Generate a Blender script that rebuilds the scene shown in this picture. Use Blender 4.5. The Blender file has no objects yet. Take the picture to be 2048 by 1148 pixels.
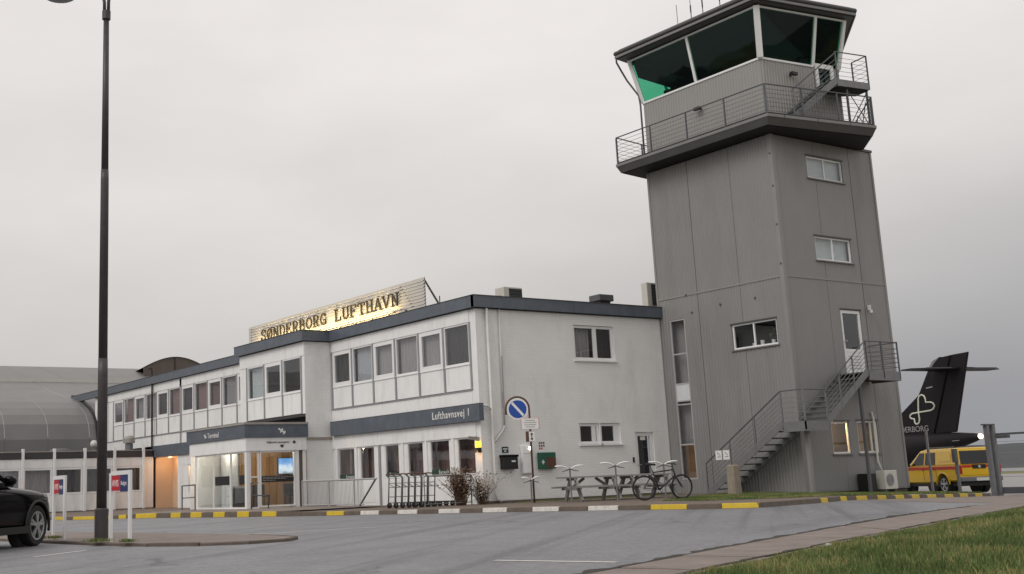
import bpy, bmesh, math, random
from mathutils import Vector, Matrix, noise
random.seed(7)
R = math.radians
scene = bpy.context.scene
COL = scene.collection

# ------------------------------------------------------------------ camera
def camera():
    F, yaw, pitch, roll = 2370.757, R(56.3522), R(11.0393), R(-2.2227)
    f = Vector((math.cos(yaw)*math.cos(pitch), math.sin(yaw)*math.cos(pitch), math.sin(pitch)))
    r = Vector((math.sin(yaw), -math.cos(yaw), 0)); u = r.cross(f)
    c, s = math.cos(roll), math.sin(roll)
    r2, u2 = c*r+s*u, -s*r+c*u
    cam = bpy.data.cameras.new('camera'); o = bpy.data.objects.new('camera', cam)
    COL.objects.link(o)
    m = Matrix((r2, u2, -f)).transposed().to_4x4(); m.translation = (0, 0, .75)
    o.matrix_world = m
    cam.sensor_width = 36; cam.lens = F/2048*36
    cam.shift_x = (1024-800)/2048; cam.shift_y = -(574-505)/2048
    cam.clip_start = .1; cam.clip_end = 6000
    scene.camera = o
camera()

# ------------------------------------------------------------------ sky and sun
SUN_EL, SUN_AZ = R(42), R(190)     # direction the light comes from (azimuth ccw from +X)
def world():
    w = bpy.data.worlds.new('World'); scene.world = w; w.use_nodes = True
    nt = w.node_tree; N = nt.nodes; L = nt.links; N.clear()
    out = N.new('ShaderNodeOutputWorld'); bg = N.new('ShaderNodeBackground')
    sky = N.new('ShaderNodeTexSky'); sky.sky_type = 'NISHITA'; sky.sun_disc = False
    sky.sun_elevation = SUN_EL; sky.sun_rotation = R(90)-SUN_AZ; sky.air_density = 2; sky.dust_density = 6
    tc = N.new('ShaderNodeTexCoord'); sep = N.new('ShaderNodeSeparateXYZ'); L.new(tc.outputs['Generated'], sep.inputs[0])
    # overcast layer: brightness by elevation
    rz = N.new('ShaderNodeValToRGB'); L.new(sep.outputs['Z'], rz.inputs[0])
    e = rz.color_ramp.elements
    e[0].position = 0; e[0].color = (.49, .485, .49, 1)
    e[1].position = .42; e[1].color = (.80, .758, .735, 1)
    for p, c in ((.06, (.515, .50, .497, 1)), (.12, (.59, .566, .553, 1)), (.24, (.725, .688, .668, 1))):
        k = rz.color_ramp.elements.new(p); k.color = c
    # slate cloud bank standing low over the fjord side
    dot = N.new('ShaderNodeVectorMath'); dot.operation = 'DOT_PRODUCT'; L.new(tc.outputs['Generated'], dot.inputs[0])
    a = R(22); dot.inputs[1].default_value = (math.cos(a), math.sin(a), -.9)
    mp = N.new('ShaderNodeMapping'); mp.inputs['Scale'].default_value = (1, 1, 2.6); L.new(tc.outputs['Generated'], mp.inputs[0])
    nz = N.new('ShaderNodeTexNoise'); nz.inputs['Scale'].default_value = 2.1; nz.inputs['Detail'].default_value = 4; nz.inputs['Roughness'].default_value = .48
    L.new(mp.outputs[0], nz.inputs[0])
    ad = N.new('ShaderNodeMath'); ad.operation = 'MULTIPLY_ADD'; L.new(nz.outputs[0], ad.inputs[0]); ad.inputs[1].default_value = .16; L.new(dot.outputs['Value'], ad.inputs[2])
    rb = N.new('ShaderNodeMapRange'); rb.interpolation_type = 'SMOOTHSTEP'; L.new(ad.outputs[0], rb.inputs[0])
    rb.inputs[1].default_value = .72; rb.inputs[2].default_value = 1.08; rb.inputs[3].default_value = 0; rb.inputs[4].default_value = .78
    mx = N.new('ShaderNodeMixRGB'); L.new(rb.outputs[0], mx.inputs[0]); L.new(rz.outputs[0], mx.inputs[1]); mx.inputs[2].default_value = (.25, .258, .285, 1)
    # soft cloud mottling
    nz2 = N.new('ShaderNodeTexNoise'); nz2.inputs['Scale'].default_value = 3.8; nz2.inputs['Detail'].default_value = 5; L.new(mp.outputs[0], nz2.inputs[0])
    mr = N.new('ShaderNodeMapRange'); L.new(nz2.outputs[0], mr.inputs[0]); mr.inputs[1].default_value = .3; mr.inputs[2].default_value = .7; mr.inputs[3].default_value = .93; mr.inputs[4].default_value = 1.06
    ml = N.new('ShaderNodeMixRGB'); ml.blend_type = 'MULTIPLY'; ml.inputs[0].default_value = 1; L.new(mx.outputs[0], ml.inputs[1]); L.new(mr.outputs[0], ml.inputs[2])
    sc = N.new('ShaderNodeMixRGB'); sc.blend_type = 'MULTIPLY'; sc.inputs[0].default_value = 1; L.new(sky.outputs[0], sc.inputs[1]); sc.inputs[2].default_value = (.1, .1, .1, 1)
    fm = N.new('ShaderNodeMixRGB'); fm.inputs[0].default_value = .06; L.new(ml.outputs[0], fm.inputs[1]); L.new(sc.outputs[0], fm.inputs[2])
    L.new(fm.outputs[0], bg.inputs[0]); bg.inputs[1].default_value = 1.1
    L.new(bg.outputs[0], out.inputs[0])
    s = bpy.data.lights.new('sun', 'SUN'); s.energy = 1.0; s.angle = R(28); s.color = (1, .96, .9)
    so = bpy.data.objects.new('sun', s); COL.objects.link(so)
    d = Vector((math.cos(SUN_AZ)*math.cos(SUN_EL), math.sin(SUN_AZ)*math.cos(SUN_EL), math.sin(SUN_EL)))
    so.rotation_euler = d.to_track_quat('Z', 'Y').to_euler(); so.location = d*60
world()
vs = scene.view_settings
vs.view_transform = 'Standard'; vs.look = 'None'; vs.exposure = 0; vs.gamma = 1; vs.use_curve_mapping = False

# ------------------------------------------------------------------ materials
MATS = {}
def mat(name, col, rough=.6, metal=0., var=.12, vscale=2., stretch=(1, 1, 1), bump=0., bscale=40., spec=.5, stain=None, coat=0., brick=False, emit=None, estr=0.):
    m = bpy.data.materials.new(name); m.use_nodes = True; MATS[name] = m
    nt = m.node_tree; N = nt.nodes; L = nt.links; b = N['Principled BSDF']
    b.inputs['Roughness'].default_value = rough; b.inputs['Metallic'].default_value = metal
    b.inputs['Specular IOR Level'].default_value = spec; b.inputs['Coat Weight'].default_value = coat
    tc = N.new('ShaderNodeTexCoord'); mp = N.new('ShaderNodeMapping'); mp.inputs['Scale'].default_value = stretch
    geo = N.new('ShaderNodeNewGeometry'); L.new(geo.outputs['Position'], mp.inputs[0])
    nz = N.new('ShaderNodeTexNoise'); nz.inputs['Scale'].default_value = vscale; nz.inputs['Detail'].default_value = 6; nz.inputs['Roughness'].default_value = .6
    L.new(mp.outputs[0], nz.inputs[0])
    mr = N.new('ShaderNodeMapRange'); L.new(nz.outputs[0], mr.inputs[0]); mr.inputs[1].default_value = .25; mr.inputs[2].default_value = .75
    mr.inputs[3].default_value = 1-var; mr.inputs[4].default_value = 1+var*.6
    mul = N.new('ShaderNodeMixRGB'); mul.blend_type = 'MULTIPLY'; mul.inputs[0].default_value = 1; mul.inputs[1].default_value = (*col, 1); L.new(mr.outputs[0], mul.inputs[2])
    cur = mul.outputs[0]
    if stain:                       # (colour, amount, scale, stretch)
        mp2 = N.new('ShaderNodeMapping'); mp2.inputs['Scale'].default_value = stain[3]; L.new(geo.outputs['Position'], mp2.inputs[0])
        n2 = N.new('ShaderNodeTexNoise'); n2.inputs['Scale'].default_value = stain[2]; n2.inputs['Detail'].default_value = 8; n2.inputs['Roughness'].default_value = .7; L.new(mp2.outputs[0], n2.inputs[0])
        m2 = N.new('ShaderNodeMapRange'); L.new(n2.outputs[0], m2.inputs[0]); m2.inputs[1].default_value = .5; m2.inputs[2].default_value = .78; m2.inputs[4].default_value = stain[1]
        mx = N.new('ShaderNodeMixRGB'); L.new(m2.outputs[0], mx.inputs[0]); L.new(cur, mx.inputs[1]); mx.inputs[2].default_value = (*stain[0], 1); cur = mx.outputs[0]
    L.new(cur, b.inputs['Base Color'])
    hgt = None
    if brick:
        sp = N.new('ShaderNodeSeparateXYZ'); L.new(geo.outputs['Position'], sp.inputs[0])
        a2 = N.new('ShaderNodeMath'); L.new(sp.outputs[0], a2.inputs[0]); L.new(sp.outputs[1], a2.inputs[1])
        cb = N.new('ShaderNodeCombineXYZ'); L.new(a2.outputs[0], cb.inputs[0]); L.new(sp.outputs[2], cb.inputs[1])
        br = N.new('ShaderNodeTexBrick'); L.new(cb.outputs[0], br.inputs[0]); br.inputs['Scale'].default_value = 1
        br.inputs['Brick Width'].default_value = .24; br.inputs['Row Height'].default_value = .067; br.inputs['Mortar Size'].default_value = .007; br.inputs['Mortar Smooth'].default_value = .6
        br.inputs['Color1'].default_value = (1, 1, 1, 1); br.inputs['Color2'].default_value = (.8, .8, .8, 1); br.inputs['Mortar'].default_value = (0, 0, 0, 1)
        hgt = br.outputs['Color']
        mb = N.new('ShaderNodeMixRGB'); mb.blend_type = 'MULTIPLY'; mb.inputs[0].default_value = .10; L.new(cur, mb.inputs[1]); L.new(br.outputs['Color'], mb.inputs[2]); L.new(mb.outputs[0], b.inputs['Base Color'])
    if bump:
        bp = N.new('ShaderNodeBump'); bp.inputs['Strength'].default_value = bump; bp.inputs['Distance'].default_value = .02
        if hgt is None:
            n3 = N.new('ShaderNodeTexNoise'); n3.inputs['Scale'].default_value = bscale; n3.inputs['Detail'].default_value = 5; L.new(geo.outputs['Position'], n3.inputs[0]); hgt = n3.outputs[0]
        L.new(hgt, bp.inputs['Height']); L.new(bp.outputs[0], b.inputs['Normal'])
    if emit:
        b.inputs['Emission Color'].default_value = (*emit, 1); b.inputs['Emission Strength'].default_value = estr
    return m
def glass(name, tint=(.8, .84, .84), refl=1.0, rough=.01):
    m = bpy.data.materials.new(name); m.use_nodes = True; MATS[name] = m
    nt = m.node_tree; N = nt.nodes; L = nt.links; N.clear()
    out = N.new('ShaderNodeOutputMaterial'); tr = N.new('ShaderNodeBsdfTransparent'); gl = N.new('ShaderNodeBsdfGlossy'); mx = N.new('ShaderNodeMixShader')
    tr.inputs[0].default_value = (*tint, 1); gl.inputs['Roughness'].default_value = rough; gl.inputs[0].default_value = (.95, .96, 1, 1)
    lw = N.new('ShaderNodeLayerWeight'); lw.inputs[0].default_value = .5
    pw = N.new('ShaderNodeMath'); pw.operation = 'POWER'; L.new(lw.outputs['Facing'], pw.inputs[0]); pw.inputs[1].default_value = 5
    fr = N.new('ShaderNodeMath'); fr.operation = 'MULTIPLY_ADD'; L.new(pw.outputs[0], fr.inputs[0]); fr.inputs[1].default_value = .95; fr.inputs[2].default_value = .05
    geo = N.new('ShaderNodeNewGeometry'); nz = N.new('ShaderNodeTexNoise'); nz.inputs['Scale'].default_value = 1.3; L.new(geo.outputs['Position'], nz.inputs[0])
    bp = N.new('ShaderNodeBump'); bp.inputs['Strength'].default_value = .03; bp.inputs['Distance'].default_value = .05; L.new(nz.outputs[0], bp.inputs['Height']); L.new(bp.outputs[0], gl.inputs['Normal'])
    ml = N.new('ShaderNodeMath'); ml.operation = 'MULTIPLY'; L.new(fr.outputs[0], ml.inputs[0]); ml.inputs[1].default_value = refl
    L.new(ml.outputs[0], mx.inputs[0]); L.new(tr.outputs[0], mx.inputs[1]); L.new(gl.outputs[0], mx.inputs[2]); L.new(mx.outputs[0], out.inputs[0])
    return m
W3 = (1, 1, .25)
mat('white_panel', (.83, .84, .85), .45, var=.06, stain=((.38, .37, .35), .42, 3.2, (1, 1, .22)))
mat('white_frame', (.80, .81, .82), .4, var=.05)
mat('white_brick', (.86, .865, .865), .7, var=.06, vscale=.9, bump=.55, brick=True, stain=((.52, .51, .49), .4, 1.2, (1, 1, .35)))
mat('mullion_grey', (.30, .30, .32), .5, var=.1)
mat('blue_fascia', (.098, .118, .148), .42, var=.22, vscale=3, stain=((.16, .18, .2), .4, 2.5, (1, 1, .3)))
mat('dark_fascia', (.045, .04, .045), .5)
mat('flashing', (.33, .31, .29), .5, var=.2)
mat('roof_felt', (.06, .06, .06), .9)
mat('clad', (.248, .248, .25), .5, metal=.1, var=.06, vscale=.7, stain=((.165, .162, .158), .6, .9, (1, 1, .14)))
mat('clad_cab', (.315, .31, .305), .5, metal=.1, var=.05, vscale=.7, stain=((.24, .235, .23), .5, .9, (1, 1, .2)))
mat('rail_pale', (.40, .40, .41), .5, var=.1)
mat('clad_trim', (.26, .258, .256), .45, metal=.15, var=.08)
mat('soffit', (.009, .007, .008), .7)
mat('slab_metal', (.085, .085, .088), .5, var=.15)
mat('slab_light', (.20, .2, .2), .5, var=.12)
mat('galv', (.20, .206, .218), .5, metal=.35, var=.18, vscale=6)
mat('galv_dark', (.115, .12, .135), .5, metal=.35, var=.15)
mat('pipe_white', (.62, .62, .61), .45, var=.1)
mat('black_pipe', (.03, .03, .032), .5)
mat('interior_dark', (.05, .048, .045), .9)
mat('interior_reflection_brown', (.30, .19, .16), .9, var=.2, vscale=1.2)  # interior brown, also standing in for brick houses reflected in the glass
mat('interior_wall', (.33, .3, .26), .9)
mat('curtain', (.5, .485, .475), .9, var=.2, vscale=5, stretch=(4, 4, .2))
mat('curtain_red', (.42, .26, .235), .9, var=.2, vscale=5, stretch=(4, 4, .2))
mat('blind', (.62, .65, .68), .8, var=.1, vscale=4, stretch=(1, 1, 3))
mat('wood', (.42, .25, .11), .5, var=.25, vscale=6, stretch=(6, 6, .4))
mat('weathered_wood', (.25, .245, .24), .8, var=.3, vscale=12, bump=.3)
mat('cream_wall', (.62, .47, .34), .6, var=.06)
mat('asphalt_worn', (.21, .20, .195), .65, var=.2, vscale=1.5, bump=.6, bscale=150)
mat('paint_white', (.66, .65, .62), .55, var=.16, vscale=6, stain=((.28, .26, .24), .75, 9, (1, 1, 1)))
mat('paint_yellow', (.64, .46, .022), .5, var=.12, vscale=5, stain=((.2, .16, .08), .6, 10, (1, 1, 1)))
mat('kerb', (.135, .11, .092), .85, var=.3, vscale=5, bump=.4, bscale=60)
mat('paving', (.235, .20, .18), .85, var=.22, vscale=2.2, bump=.5, bscale=70, stain=((.12, .10, .085), .6, 1.6, (1, 1, 1)))
mat('pavement', (.17, .135, .11), .85, var=.3, vscale=2, bump=.5, bscale=60)
mat('apron', (.27, .265, .26), .75, var=.1, vscale=.3)
mat('soil', (.10, .085, .045), .95, var=.4, vscale=6, bump=.6, bscale=40)
mat('dark_strip', (.035, .028, .022), .8, var=.4, vscale=9, bump=.4, bscale=60)
mat('turf', (.085, .10, .03), .95, var=.35, vscale=1.5, bump=.6, bscale=50)
mat('field', (.17, .16, .062), .95, var=.2, vscale=.02)
mat('runway', (.24, .245, .255), .8, var=.05, vscale=.05)
mat('hill', (.050, .057, .062), .95, var=.45, vscale=.035)  # slate tone stands in for the haze over the far shore
mat('hangar', (.185, .185, .183), .5, metal=.15, var=.12, vscale=.5, stain=((.2, .195, .18), .5, .5, (1, 1, .5)))
mat('hangar_light', (.55, .54, .51), .5, var=.08)
mat('brown_wall', (.12, .095, .08), .7, var=.25, stretch=(3, 3, .5))
mat('lamp_black', (.055, .048, .05), .45, var=.25, vscale=8)
mat('car_black', (.002, .002, .003), .12, spec=.16, coat=.0, var=.05)
mat('trim_black', (.012, .012, .013), .5)
mat('rubber', (.014, .014, .015), .75)
mat('alloy', (.55, .56, .58), .3, metal=.8, var=.05)
mat('chrome', (.6, .6, .62), .2, metal=.9)
mat('headlight', (.5, .52, .55), .12, spec=.8)
mat('pick_yellow', (.80, .50, .008), .25, coat=.4, var=.05)
mat('pick_red', (.55, .02, .012), .3, coat=.3)
mat('red_lens', (.42, .012, .012), .2)
mat('plate_white', (.7, .7, .68), .5)
mat('plane_black', (.013, .011, .014), .5, spec=.18, var=.15)
mat('plane_line', (.62, .66, .56), .4)
mat('plane_text', (.28, .28, .28), .4)
mat('lamp_glow', (.9, .8, .7), .4, emit=(1, .72, .5), estr=2.2)
mat('sign_red', (.48, .012, .03), .45)
mat('sign_navy', (.018, .04, .14), .45)
mat('sign_white', (.75, .75, .75), .5, var=.05)
mat('sign_blue', (.012, .07, .36), .4)
mat('sign_green', (.012, .10, .06), .4)
mat('sign_dkgreen', (.012, .05, .035), .4)
mat('sign_back', (.10, .045, .03), .6)
mat('sign_txt', (.05, .045, .045), .6)
mat('slat', (.50, .48, .44), .75, var=.08, spec=.2)
mat('sign_letter', (.02, .016, .010), .5)
mat('glow_strip', (.9, .7, .3), .4, emit=(1, .70, .26), estr=9)
mat('glow_yellow', (.9, .6, .1), .4, emit=(1, .60, .06), estr=1.5)
mat('glow_spot', (1, .9, .8), .4, emit=(1, .82, .62), estr=6)
mat('concrete_post', (.29, .25, .20), .9, var=.25, vscale=5, bump=.4, stain=((.16, .16, .07), .7, 3, (1, 1, .5)))
mat('ac_white', (.6, .59, .55), .5, var=.05)
mat('ac_dark', (.035, .035, .037), .6)
mat('twig', (.10, .06, .042), .9, var=.3)
mat('dry_leaf', (.20, .125, .075), .9, var=.4, vscale=12)
mat('pale_leaf', (.44, .39, .35), .9, var=.3, vscale=12)
mat('green_leaf', (.055, .08, .025), .8, var=.4, vscale=10)
mat('grass_a', (.115, .17, .042), .8, var=.4, vscale=3)
mat('grass_b', (.27, .245, .10), .85, var=.3, vscale=3)
mat('grass_c', (.07, .11, .028), .8, var=.4, vscale=3)
mat('wall_far', (.32, .27, .24), .8)
mat('cone_red', (.55, .06, .03), .6)
mat('screen_sky', (.1, .25, .6), .3)
mat('black_bin', (.02, .021, .022), .5)
mat('green_panel', (.03, .35, .22), .8)
glass('glass_clear', (.92, .94, .94), 1.0)
glass('glass_dark', (.86, .865, .875), 1.3)
glass('glass_cab', (.53, .83, .72), .4)
glass('glass_car', (.12, .13, .14), 1.0)
def asphalt_mat():
    m = bpy.data.materials.new('asphalt'); m.use_nodes = True; MATS['asphalt'] = m
    nt = m.node_tree; N = nt.nodes; L = nt.links; b = N['Principled BSDF']; geo = N.new('ShaderNodeNewGeometry')
    def nz(scale, det, rough, stretch=None, rot=0.):
        n = N.new('ShaderNodeTexNoise'); n.inputs['Scale'].default_value = scale; n.inputs['Detail'].default_value = det; n.inputs['Roughness'].default_value = rough
        if stretch:
            mp = N.new('ShaderNodeMapping'); mp.inputs['Scale'].default_value = stretch; mp.inputs['Rotation'].default_value = (0, 0, rot)
            vr = N.new('ShaderNodeVectorRotate'); vr.rotation_type = 'Z_AXIS'; vr.inputs['Angle'].default_value = rot; L.new(geo.outputs['Position'], vr.inputs[0]); mp.inputs['Rotation'].default_value = (0, 0, 0); L.new(vr.outputs[0], mp.inputs[0]); L.new(mp.outputs[0], n.inputs[0])
        else: L.new(geo.outputs['Position'], n.inputs[0])
        return n.outputs[0]
    def rng(src, a, c, lo, hi):
        r = N.new('ShaderNodeMapRange'); L.new(src, r.inputs[0]); r.inputs[1].default_value = a; r.inputs[2].default_value = c; r.inputs[3].default_value = lo; r.inputs[4].default_value = hi; return r.outputs[0]
    def mul(a, c):
        k = N.new('ShaderNodeMath'); k.operation = 'MULTIPLY'; L.new(a, k.inputs[0]); L.new(c, k.inputs[1]); return k.outputs[0]
    f = rng(nz(16, 9, .88), .36, .64, .58, 1.42)                      # aggregate
    f = mul(f, rng(nz(3.2, 6, .7), .3, .7, .93, 1.07))
    f = mul(f, rng(nz(.3, 4, .55), .3, .7, .90, 1.06))             # patches
    f = mul(f, rng(nz(.9, 5, .6, (.05, 2.2, 1), R(-40)), .50, .66, 1.02, .70))   # tyre streaks along the lane
    f = mul(f, rng(nz(.35, 2, .5, (.3, 1, 1), R(-25)), .62, .66, 1.0, .86))      # old repair patches
    vo = N.new('ShaderNodeTexVoronoi'); vo.feature = 'DISTANCE_TO_EDGE'; vo.inputs['Scale'].default_value = .33
    wn = N.new('ShaderNodeTexNoise'); wn.inputs['Scale'].default_value = 1.6; wn.inputs['Detail'].default_value = 6; L.new(geo.outputs['Position'], wn.inputs[0])
    ad = N.new('ShaderNodeVectorMath'); ad.operation = 'MULTIPLY_ADD'; L.new(wn.outputs['Color'], ad.inputs[0]); ad.inputs[1].default_value = (1.1, 1.1, 0); L.new(geo.outputs['Position'], ad.inputs[2]); L.new(ad.outputs[0], vo.inputs['Vector'])
    crack = rng(vo.outputs['Distance'], .0, .012, .45, 1.0); msk = rng(nz(.22, 2, .5), .52, .6, 0, 1)
    mxm = N.new('ShaderNodeMix'); L.new(msk, mxm.inputs[0]); mxm.inputs[2].default_value = 1.0; L.new(crack, mxm.inputs[3]); f = mul(f, mxm.outputs[0])
    mx = N.new('ShaderNodeMixRGB'); mx.blend_type = 'MULTIPLY'; mx.inputs[0].default_value = 1; mx.inputs[1].default_value = (.205, .210, .228, 1); L.new(f, mx.inputs[2]); L.new(mx.outputs[0], b.inputs['Base Color'])
    L.new(rng(nz(.5, 4, .6), .35, .65, .46, .58), b.inputs['Roughness'])
    bp = N.new('ShaderNodeBump'); bp.inputs['Strength'].default_value = .55; bp.inputs['Distance'].default_value = .02; L.new(nz(130, 3, .7), bp.inputs['Height']); L.new(bp.outputs[0], b.inputs['Normal'])
asphalt_mat()
def screen_mat():                       # the lit screen: blue sky over white cloud and a green shore
    m = MATS['screen_sky']; nt = m.node_tree; N = nt.nodes; L = nt.links; b = N['Principled BSDF']
    geo = N.new('ShaderNodeNewGeometry'); sp = N.new('ShaderNodeSeparateXYZ'); L.new(geo.outputs['Position'], sp.inputs[0])
    nz = N.new('ShaderNodeTexNoise'); nz.inputs['Scale'].default_value = 6; L.new(geo.outputs['Position'], nz.inputs[0])
    ad = N.new('ShaderNodeMath'); ad.operation = 'MULTIPLY_ADD'; L.new(nz.outputs[0], ad.inputs[0]); ad.inputs[1].default_value = .35; L.new(sp.outputs[2], ad.inputs[2])
    mr = N.new('ShaderNodeMapRange'); L.new(ad.outputs[0], mr.inputs[0]); mr.inputs[1].default_value = 1.40; mr.inputs[2].default_value = 2.1
    cr = N.new('ShaderNodeValToRGB'); L.new(mr.outputs[0], cr.inputs[0]); el = cr.color_ramp.elements
    el[0].color = (.12, .16, .1, 1); el[1].color = (.12, .30, .62, 1); el[1].position = .9
    for p, c in ((.2, (.35, .4, .4, 1)), (.32, (.8, .85, .9, 1)), (.55, (.75, .82, .9, 1)), (.7, (.25, .45, .75, 1))):
        k = el.new(p); k.color = c
    L.new(cr.outputs[0], b.inputs['Emission Color']); b.inputs['Emission Strength'].default_value = 1.0
screen_mat()

# ------------------------------------------------------------------ mesh helpers
ORG = {}
class MB:
    def __init__(s): s.v = []; s.f = []
    def add(s, vs, fs):
        n = len(s.v); s.v += [tuple(v) for v in vs]; s.f += [tuple(i+n for i in f) for f in fs]; return s
    def box(s, x0, y0, z0, x1, y1, z1):
        if x0 > x1: x0, x1 = x1, x0
        if y0 > y1: y0, y1 = y1, y0
        if z0 > z1: z0, z1 = z1, z0
        return s.add([(x0, y0, z0), (x1, y0, z0), (x1, y1, z0), (x0, y1, z0), (x0, y0, z1), (x1, y0, z1), (x1, y1, z1), (x0, y1, z1)],
                     [(0, 3, 2, 1), (4, 5, 6, 7), (0, 1, 5, 4), (1, 2, 6, 5), (2, 3, 7, 6), (3, 0, 4, 7)])
    def bar(s, p, q, w, h, up=(0, 0, 1)):
        p, q = Vector(p), Vector(q); d = (q-p).normalized(); up = Vector(up)
        if abs(d.dot(up)) > .99: up = Vector((1, 0, 0))
        a = d.cross(up).normalized()*w/2; b = a.normalized().cross(d).normalized()*h/2
        vs = [c+sa*a+sb*b for c in (p, q) for sa, sb in ((-1, -1), (1, -1), (1, 1), (-1, 1))]
        return s.add(vs, [(3, 2, 1, 0), (4, 5, 6, 7), (0, 1, 5, 4), (1, 2, 6, 5), (2, 3, 7, 6), (3, 0, 4, 7)])
    def tube(s, pts, r, n=8, closed=False):
        pts = [Vector(p) for p in pts]; m = len(pts); rr = r if isinstance(r, (list, tuple)) else [r]*m
        rings = []; prev = None
        for i, p in enumerate(pts):
            if closed: d = pts[(i+1) % m]-pts[i-1]
            else: d = pts[min(i+1, m-1)]-pts[max(i-1, 0)]
            d.normalize()
            if prev is None:
                a = d.cross(Vector((0, 0, 1)))
                if a.length < .05: a = d.cross(Vector((1, 0, 0)))
            else: a = prev-d*prev.dot(d)
            a.normalize(); prev = a; b = d.cross(a)
            rings.append([p+rr[i]*(math.cos(t)*a+math.sin(t)*b) for t in (2*math.pi*k/n for k in range(n))])
        vs = [v for g in rings for v in g]; fs = []
        for i in range(m if closed else m-1):
            j = (i+1) % m
            for k in range(n): fs.append((i*n+k, i*n+(k+1) % n, j*n+(k+1) % n, j*n+k))
        if not closed: fs += [tuple(range(n))[::-1], tuple((m-1)*n+k for k in range(n))]
        return s.add(vs, fs)
    def prism(s, poly, z0, z1):
        n = len(poly); vs = [(x, y, z0) for x, y in poly]+[(x, y, z1) for x, y in poly]
        return s.add(vs, [tuple(range(n))[::-1], tuple(range(n, 2*n))]+[(i, (i+1) % n, n+(i+1) % n, n+i) for i in range(n)])
    def loft(s, rings, caps=True, closed=True):
        n = len(rings[0]); vs = [v for g in rings for v in g]; fs = []
        for i in range(len(rings)-1):
            for k in range(n if closed else n-1): fs.append((i*n+k, i*n+(k+1) % n, (i+1)*n+(k+1) % n, (i+1)*n+k))
        if caps: fs += [tuple(range(n))[::-1], tuple((len(rings)-1)*n+k for k in range(n))]
        return s.add(vs, fs)
    def plane_prism(s, poly, axis, c0, c1):
        # polygon given as (a, z) extruded along the wall normal
        P = (lambda c, a, z: (c, a, z)) if axis == 'x' else (lambda c, a, z: (a, c, z))
        n = len(poly); vs = [P(c0, a, z) for a, z in poly]+[P(c1, a, z) for a, z in poly]
        return s.add(vs, [tuple(range(n))[::-1], tuple(range(n, 2*n))]+[(i, (i+1) % n, n+(i+1) % n, n+i) for i in range(n)])
    def pbox(s, axis, c0, c1, a0, a1, z0, z1):
        return s.box(c0, a0, z0, c1, a1, z1) if axis == 'x' else s.box(a0, c0, z0, a1, c1, z1)
    def disc(s, c, r, axis, th, n=24, r2=None):
        # thin cylinder / annulus around an axis vector
        c = Vector(c); d = Vector(axis).normalized(); a = d.cross(Vector((0, 0, 1)))
        if a.length < .05: a = d.cross(Vector((1, 0, 0)))
        a.normalize(); b = d.cross(a)
        ring = lambda rad, o: [c+d*o+rad*(math.cos(t)*a+math.sin(t)*b) for t in (2*math.pi*k/n for k in range(n))]
        if r2 is None: return s.loft([ring(r, -th/2), ring(r, th/2)])
        return s.loft([ring(r2, -th/2), ring(r, -th/2), ring(r, th/2), ring(r2, th/2), ring(r2, -th/2)], caps=False)
    def wall(s, axis, c, a0, a1, z0, z1, holes=(), pitch=None, dep=0., rev=.12):
        pts = {round(a0, 4), round(a1, 4)}
        for h in holes:
            for a in (h[0], h[1]):
                if a0 < a < a1: pts.add(round(a, 4))
        off = lambda a: 0.
        if pitch:
            k = math.floor(a0/pitch)
            while k*pitch < a1+pitch:
                for fr in (0, .3, .5, .8):
                    a = (k+fr)*pitch
                    if a0 < a < a1: pts.add(round(a, 4))
                k += 1
            def off(a):
                t = (a/pitch) % 1
                if t < .3: return 0.
                if t < .5: return -dep*(t-.3)/.2
                if t < .8: return -dep
                return -dep*(1-(t-.8)/.2)
        pts = sorted(pts); P = (lambda c, a, z: (c, a, z)) if axis == 'x' else (lambda c, a, z: (a, c, z))
        for p, q in zip(pts, pts[1:]):
            if q-p < 1e-4: continue
            m = (p+q)/2; hs = sorted((max(h[2], z0), min(h[3], z1)) for h in holes if h[0] < m < h[1])
            z = z0
            for lo, hi in hs+[(z1, z1)]:
                if lo > z+1e-4: s.add([P(c+off(p), p, z), P(c+off(q-1e-5), q, z), P(c+off(q-1e-5), q, lo), P(c+off(p), p, lo)], [(0, 1, 2, 3) if axis == 'y' else (3, 2, 1, 0)])
                z = max(z, hi)
        for h in holes:
            A0, A1, Z0, Z1 = max(h[0], a0), min(h[1], a1), max(h[2], z0), min(h[3], z1)
            if A0 >= A1 or Z0 >= Z1: continue
            for (aa, za, ab, zb) in ((A0, Z0, A1, Z0), (A1, Z0, A1, Z1), (A1, Z1, A0, Z1), (A0, Z1, A0, Z0)):
                if aa == ab and min(abs(aa-h[0]), abs(aa-h[1])) > 1e-3: continue
                if za == zb and za in (z0, z1) and not (h[2] >= z0 and h[3] <= z1): continue
                s.add([P(c-dep, aa, za), P(c-dep, ab, zb), P(c+rev, ab, zb), P(c+rev, aa, za)], [(0, 1, 2, 3)])
        return s
    def build(s, name, m, parent=None, smooth=False, bevel=0., sub=0):
        o0 = ORG.get(parent.name, Vector()) if parent else Vector()
        me = bpy.data.meshes.new(name); me.from_pydata([tuple(Vector(v)-o0) for v in s.v], [], s.f); me.update()
        me.materials.append(MATS[m])
        if smooth: me.polygons.foreach_set('use_smooth', [True]*len(me.polygons))
        o = bpy.data.objects.new(name, me); COL.objects.link(o); o.parent = parent; ORG[o.name] = o0
        if bevel:
            b = o.modifiers.new('bevel', 'BEVEL'); b.width = bevel; b.segments = 2; b.limit_method = 'ANGLE'
        if sub:
            b = o.modifiers.new('sub', 'SUBSURF'); b.levels = sub; b.render_levels = sub
        return o
def tag(o, label=None, cat=None, group=None, kind=None):
    if label: o['label'] = label
    if cat: o['category'] = cat
    if group: o['group'] = group
    if kind: o['kind'] = kind
    return o
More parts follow.
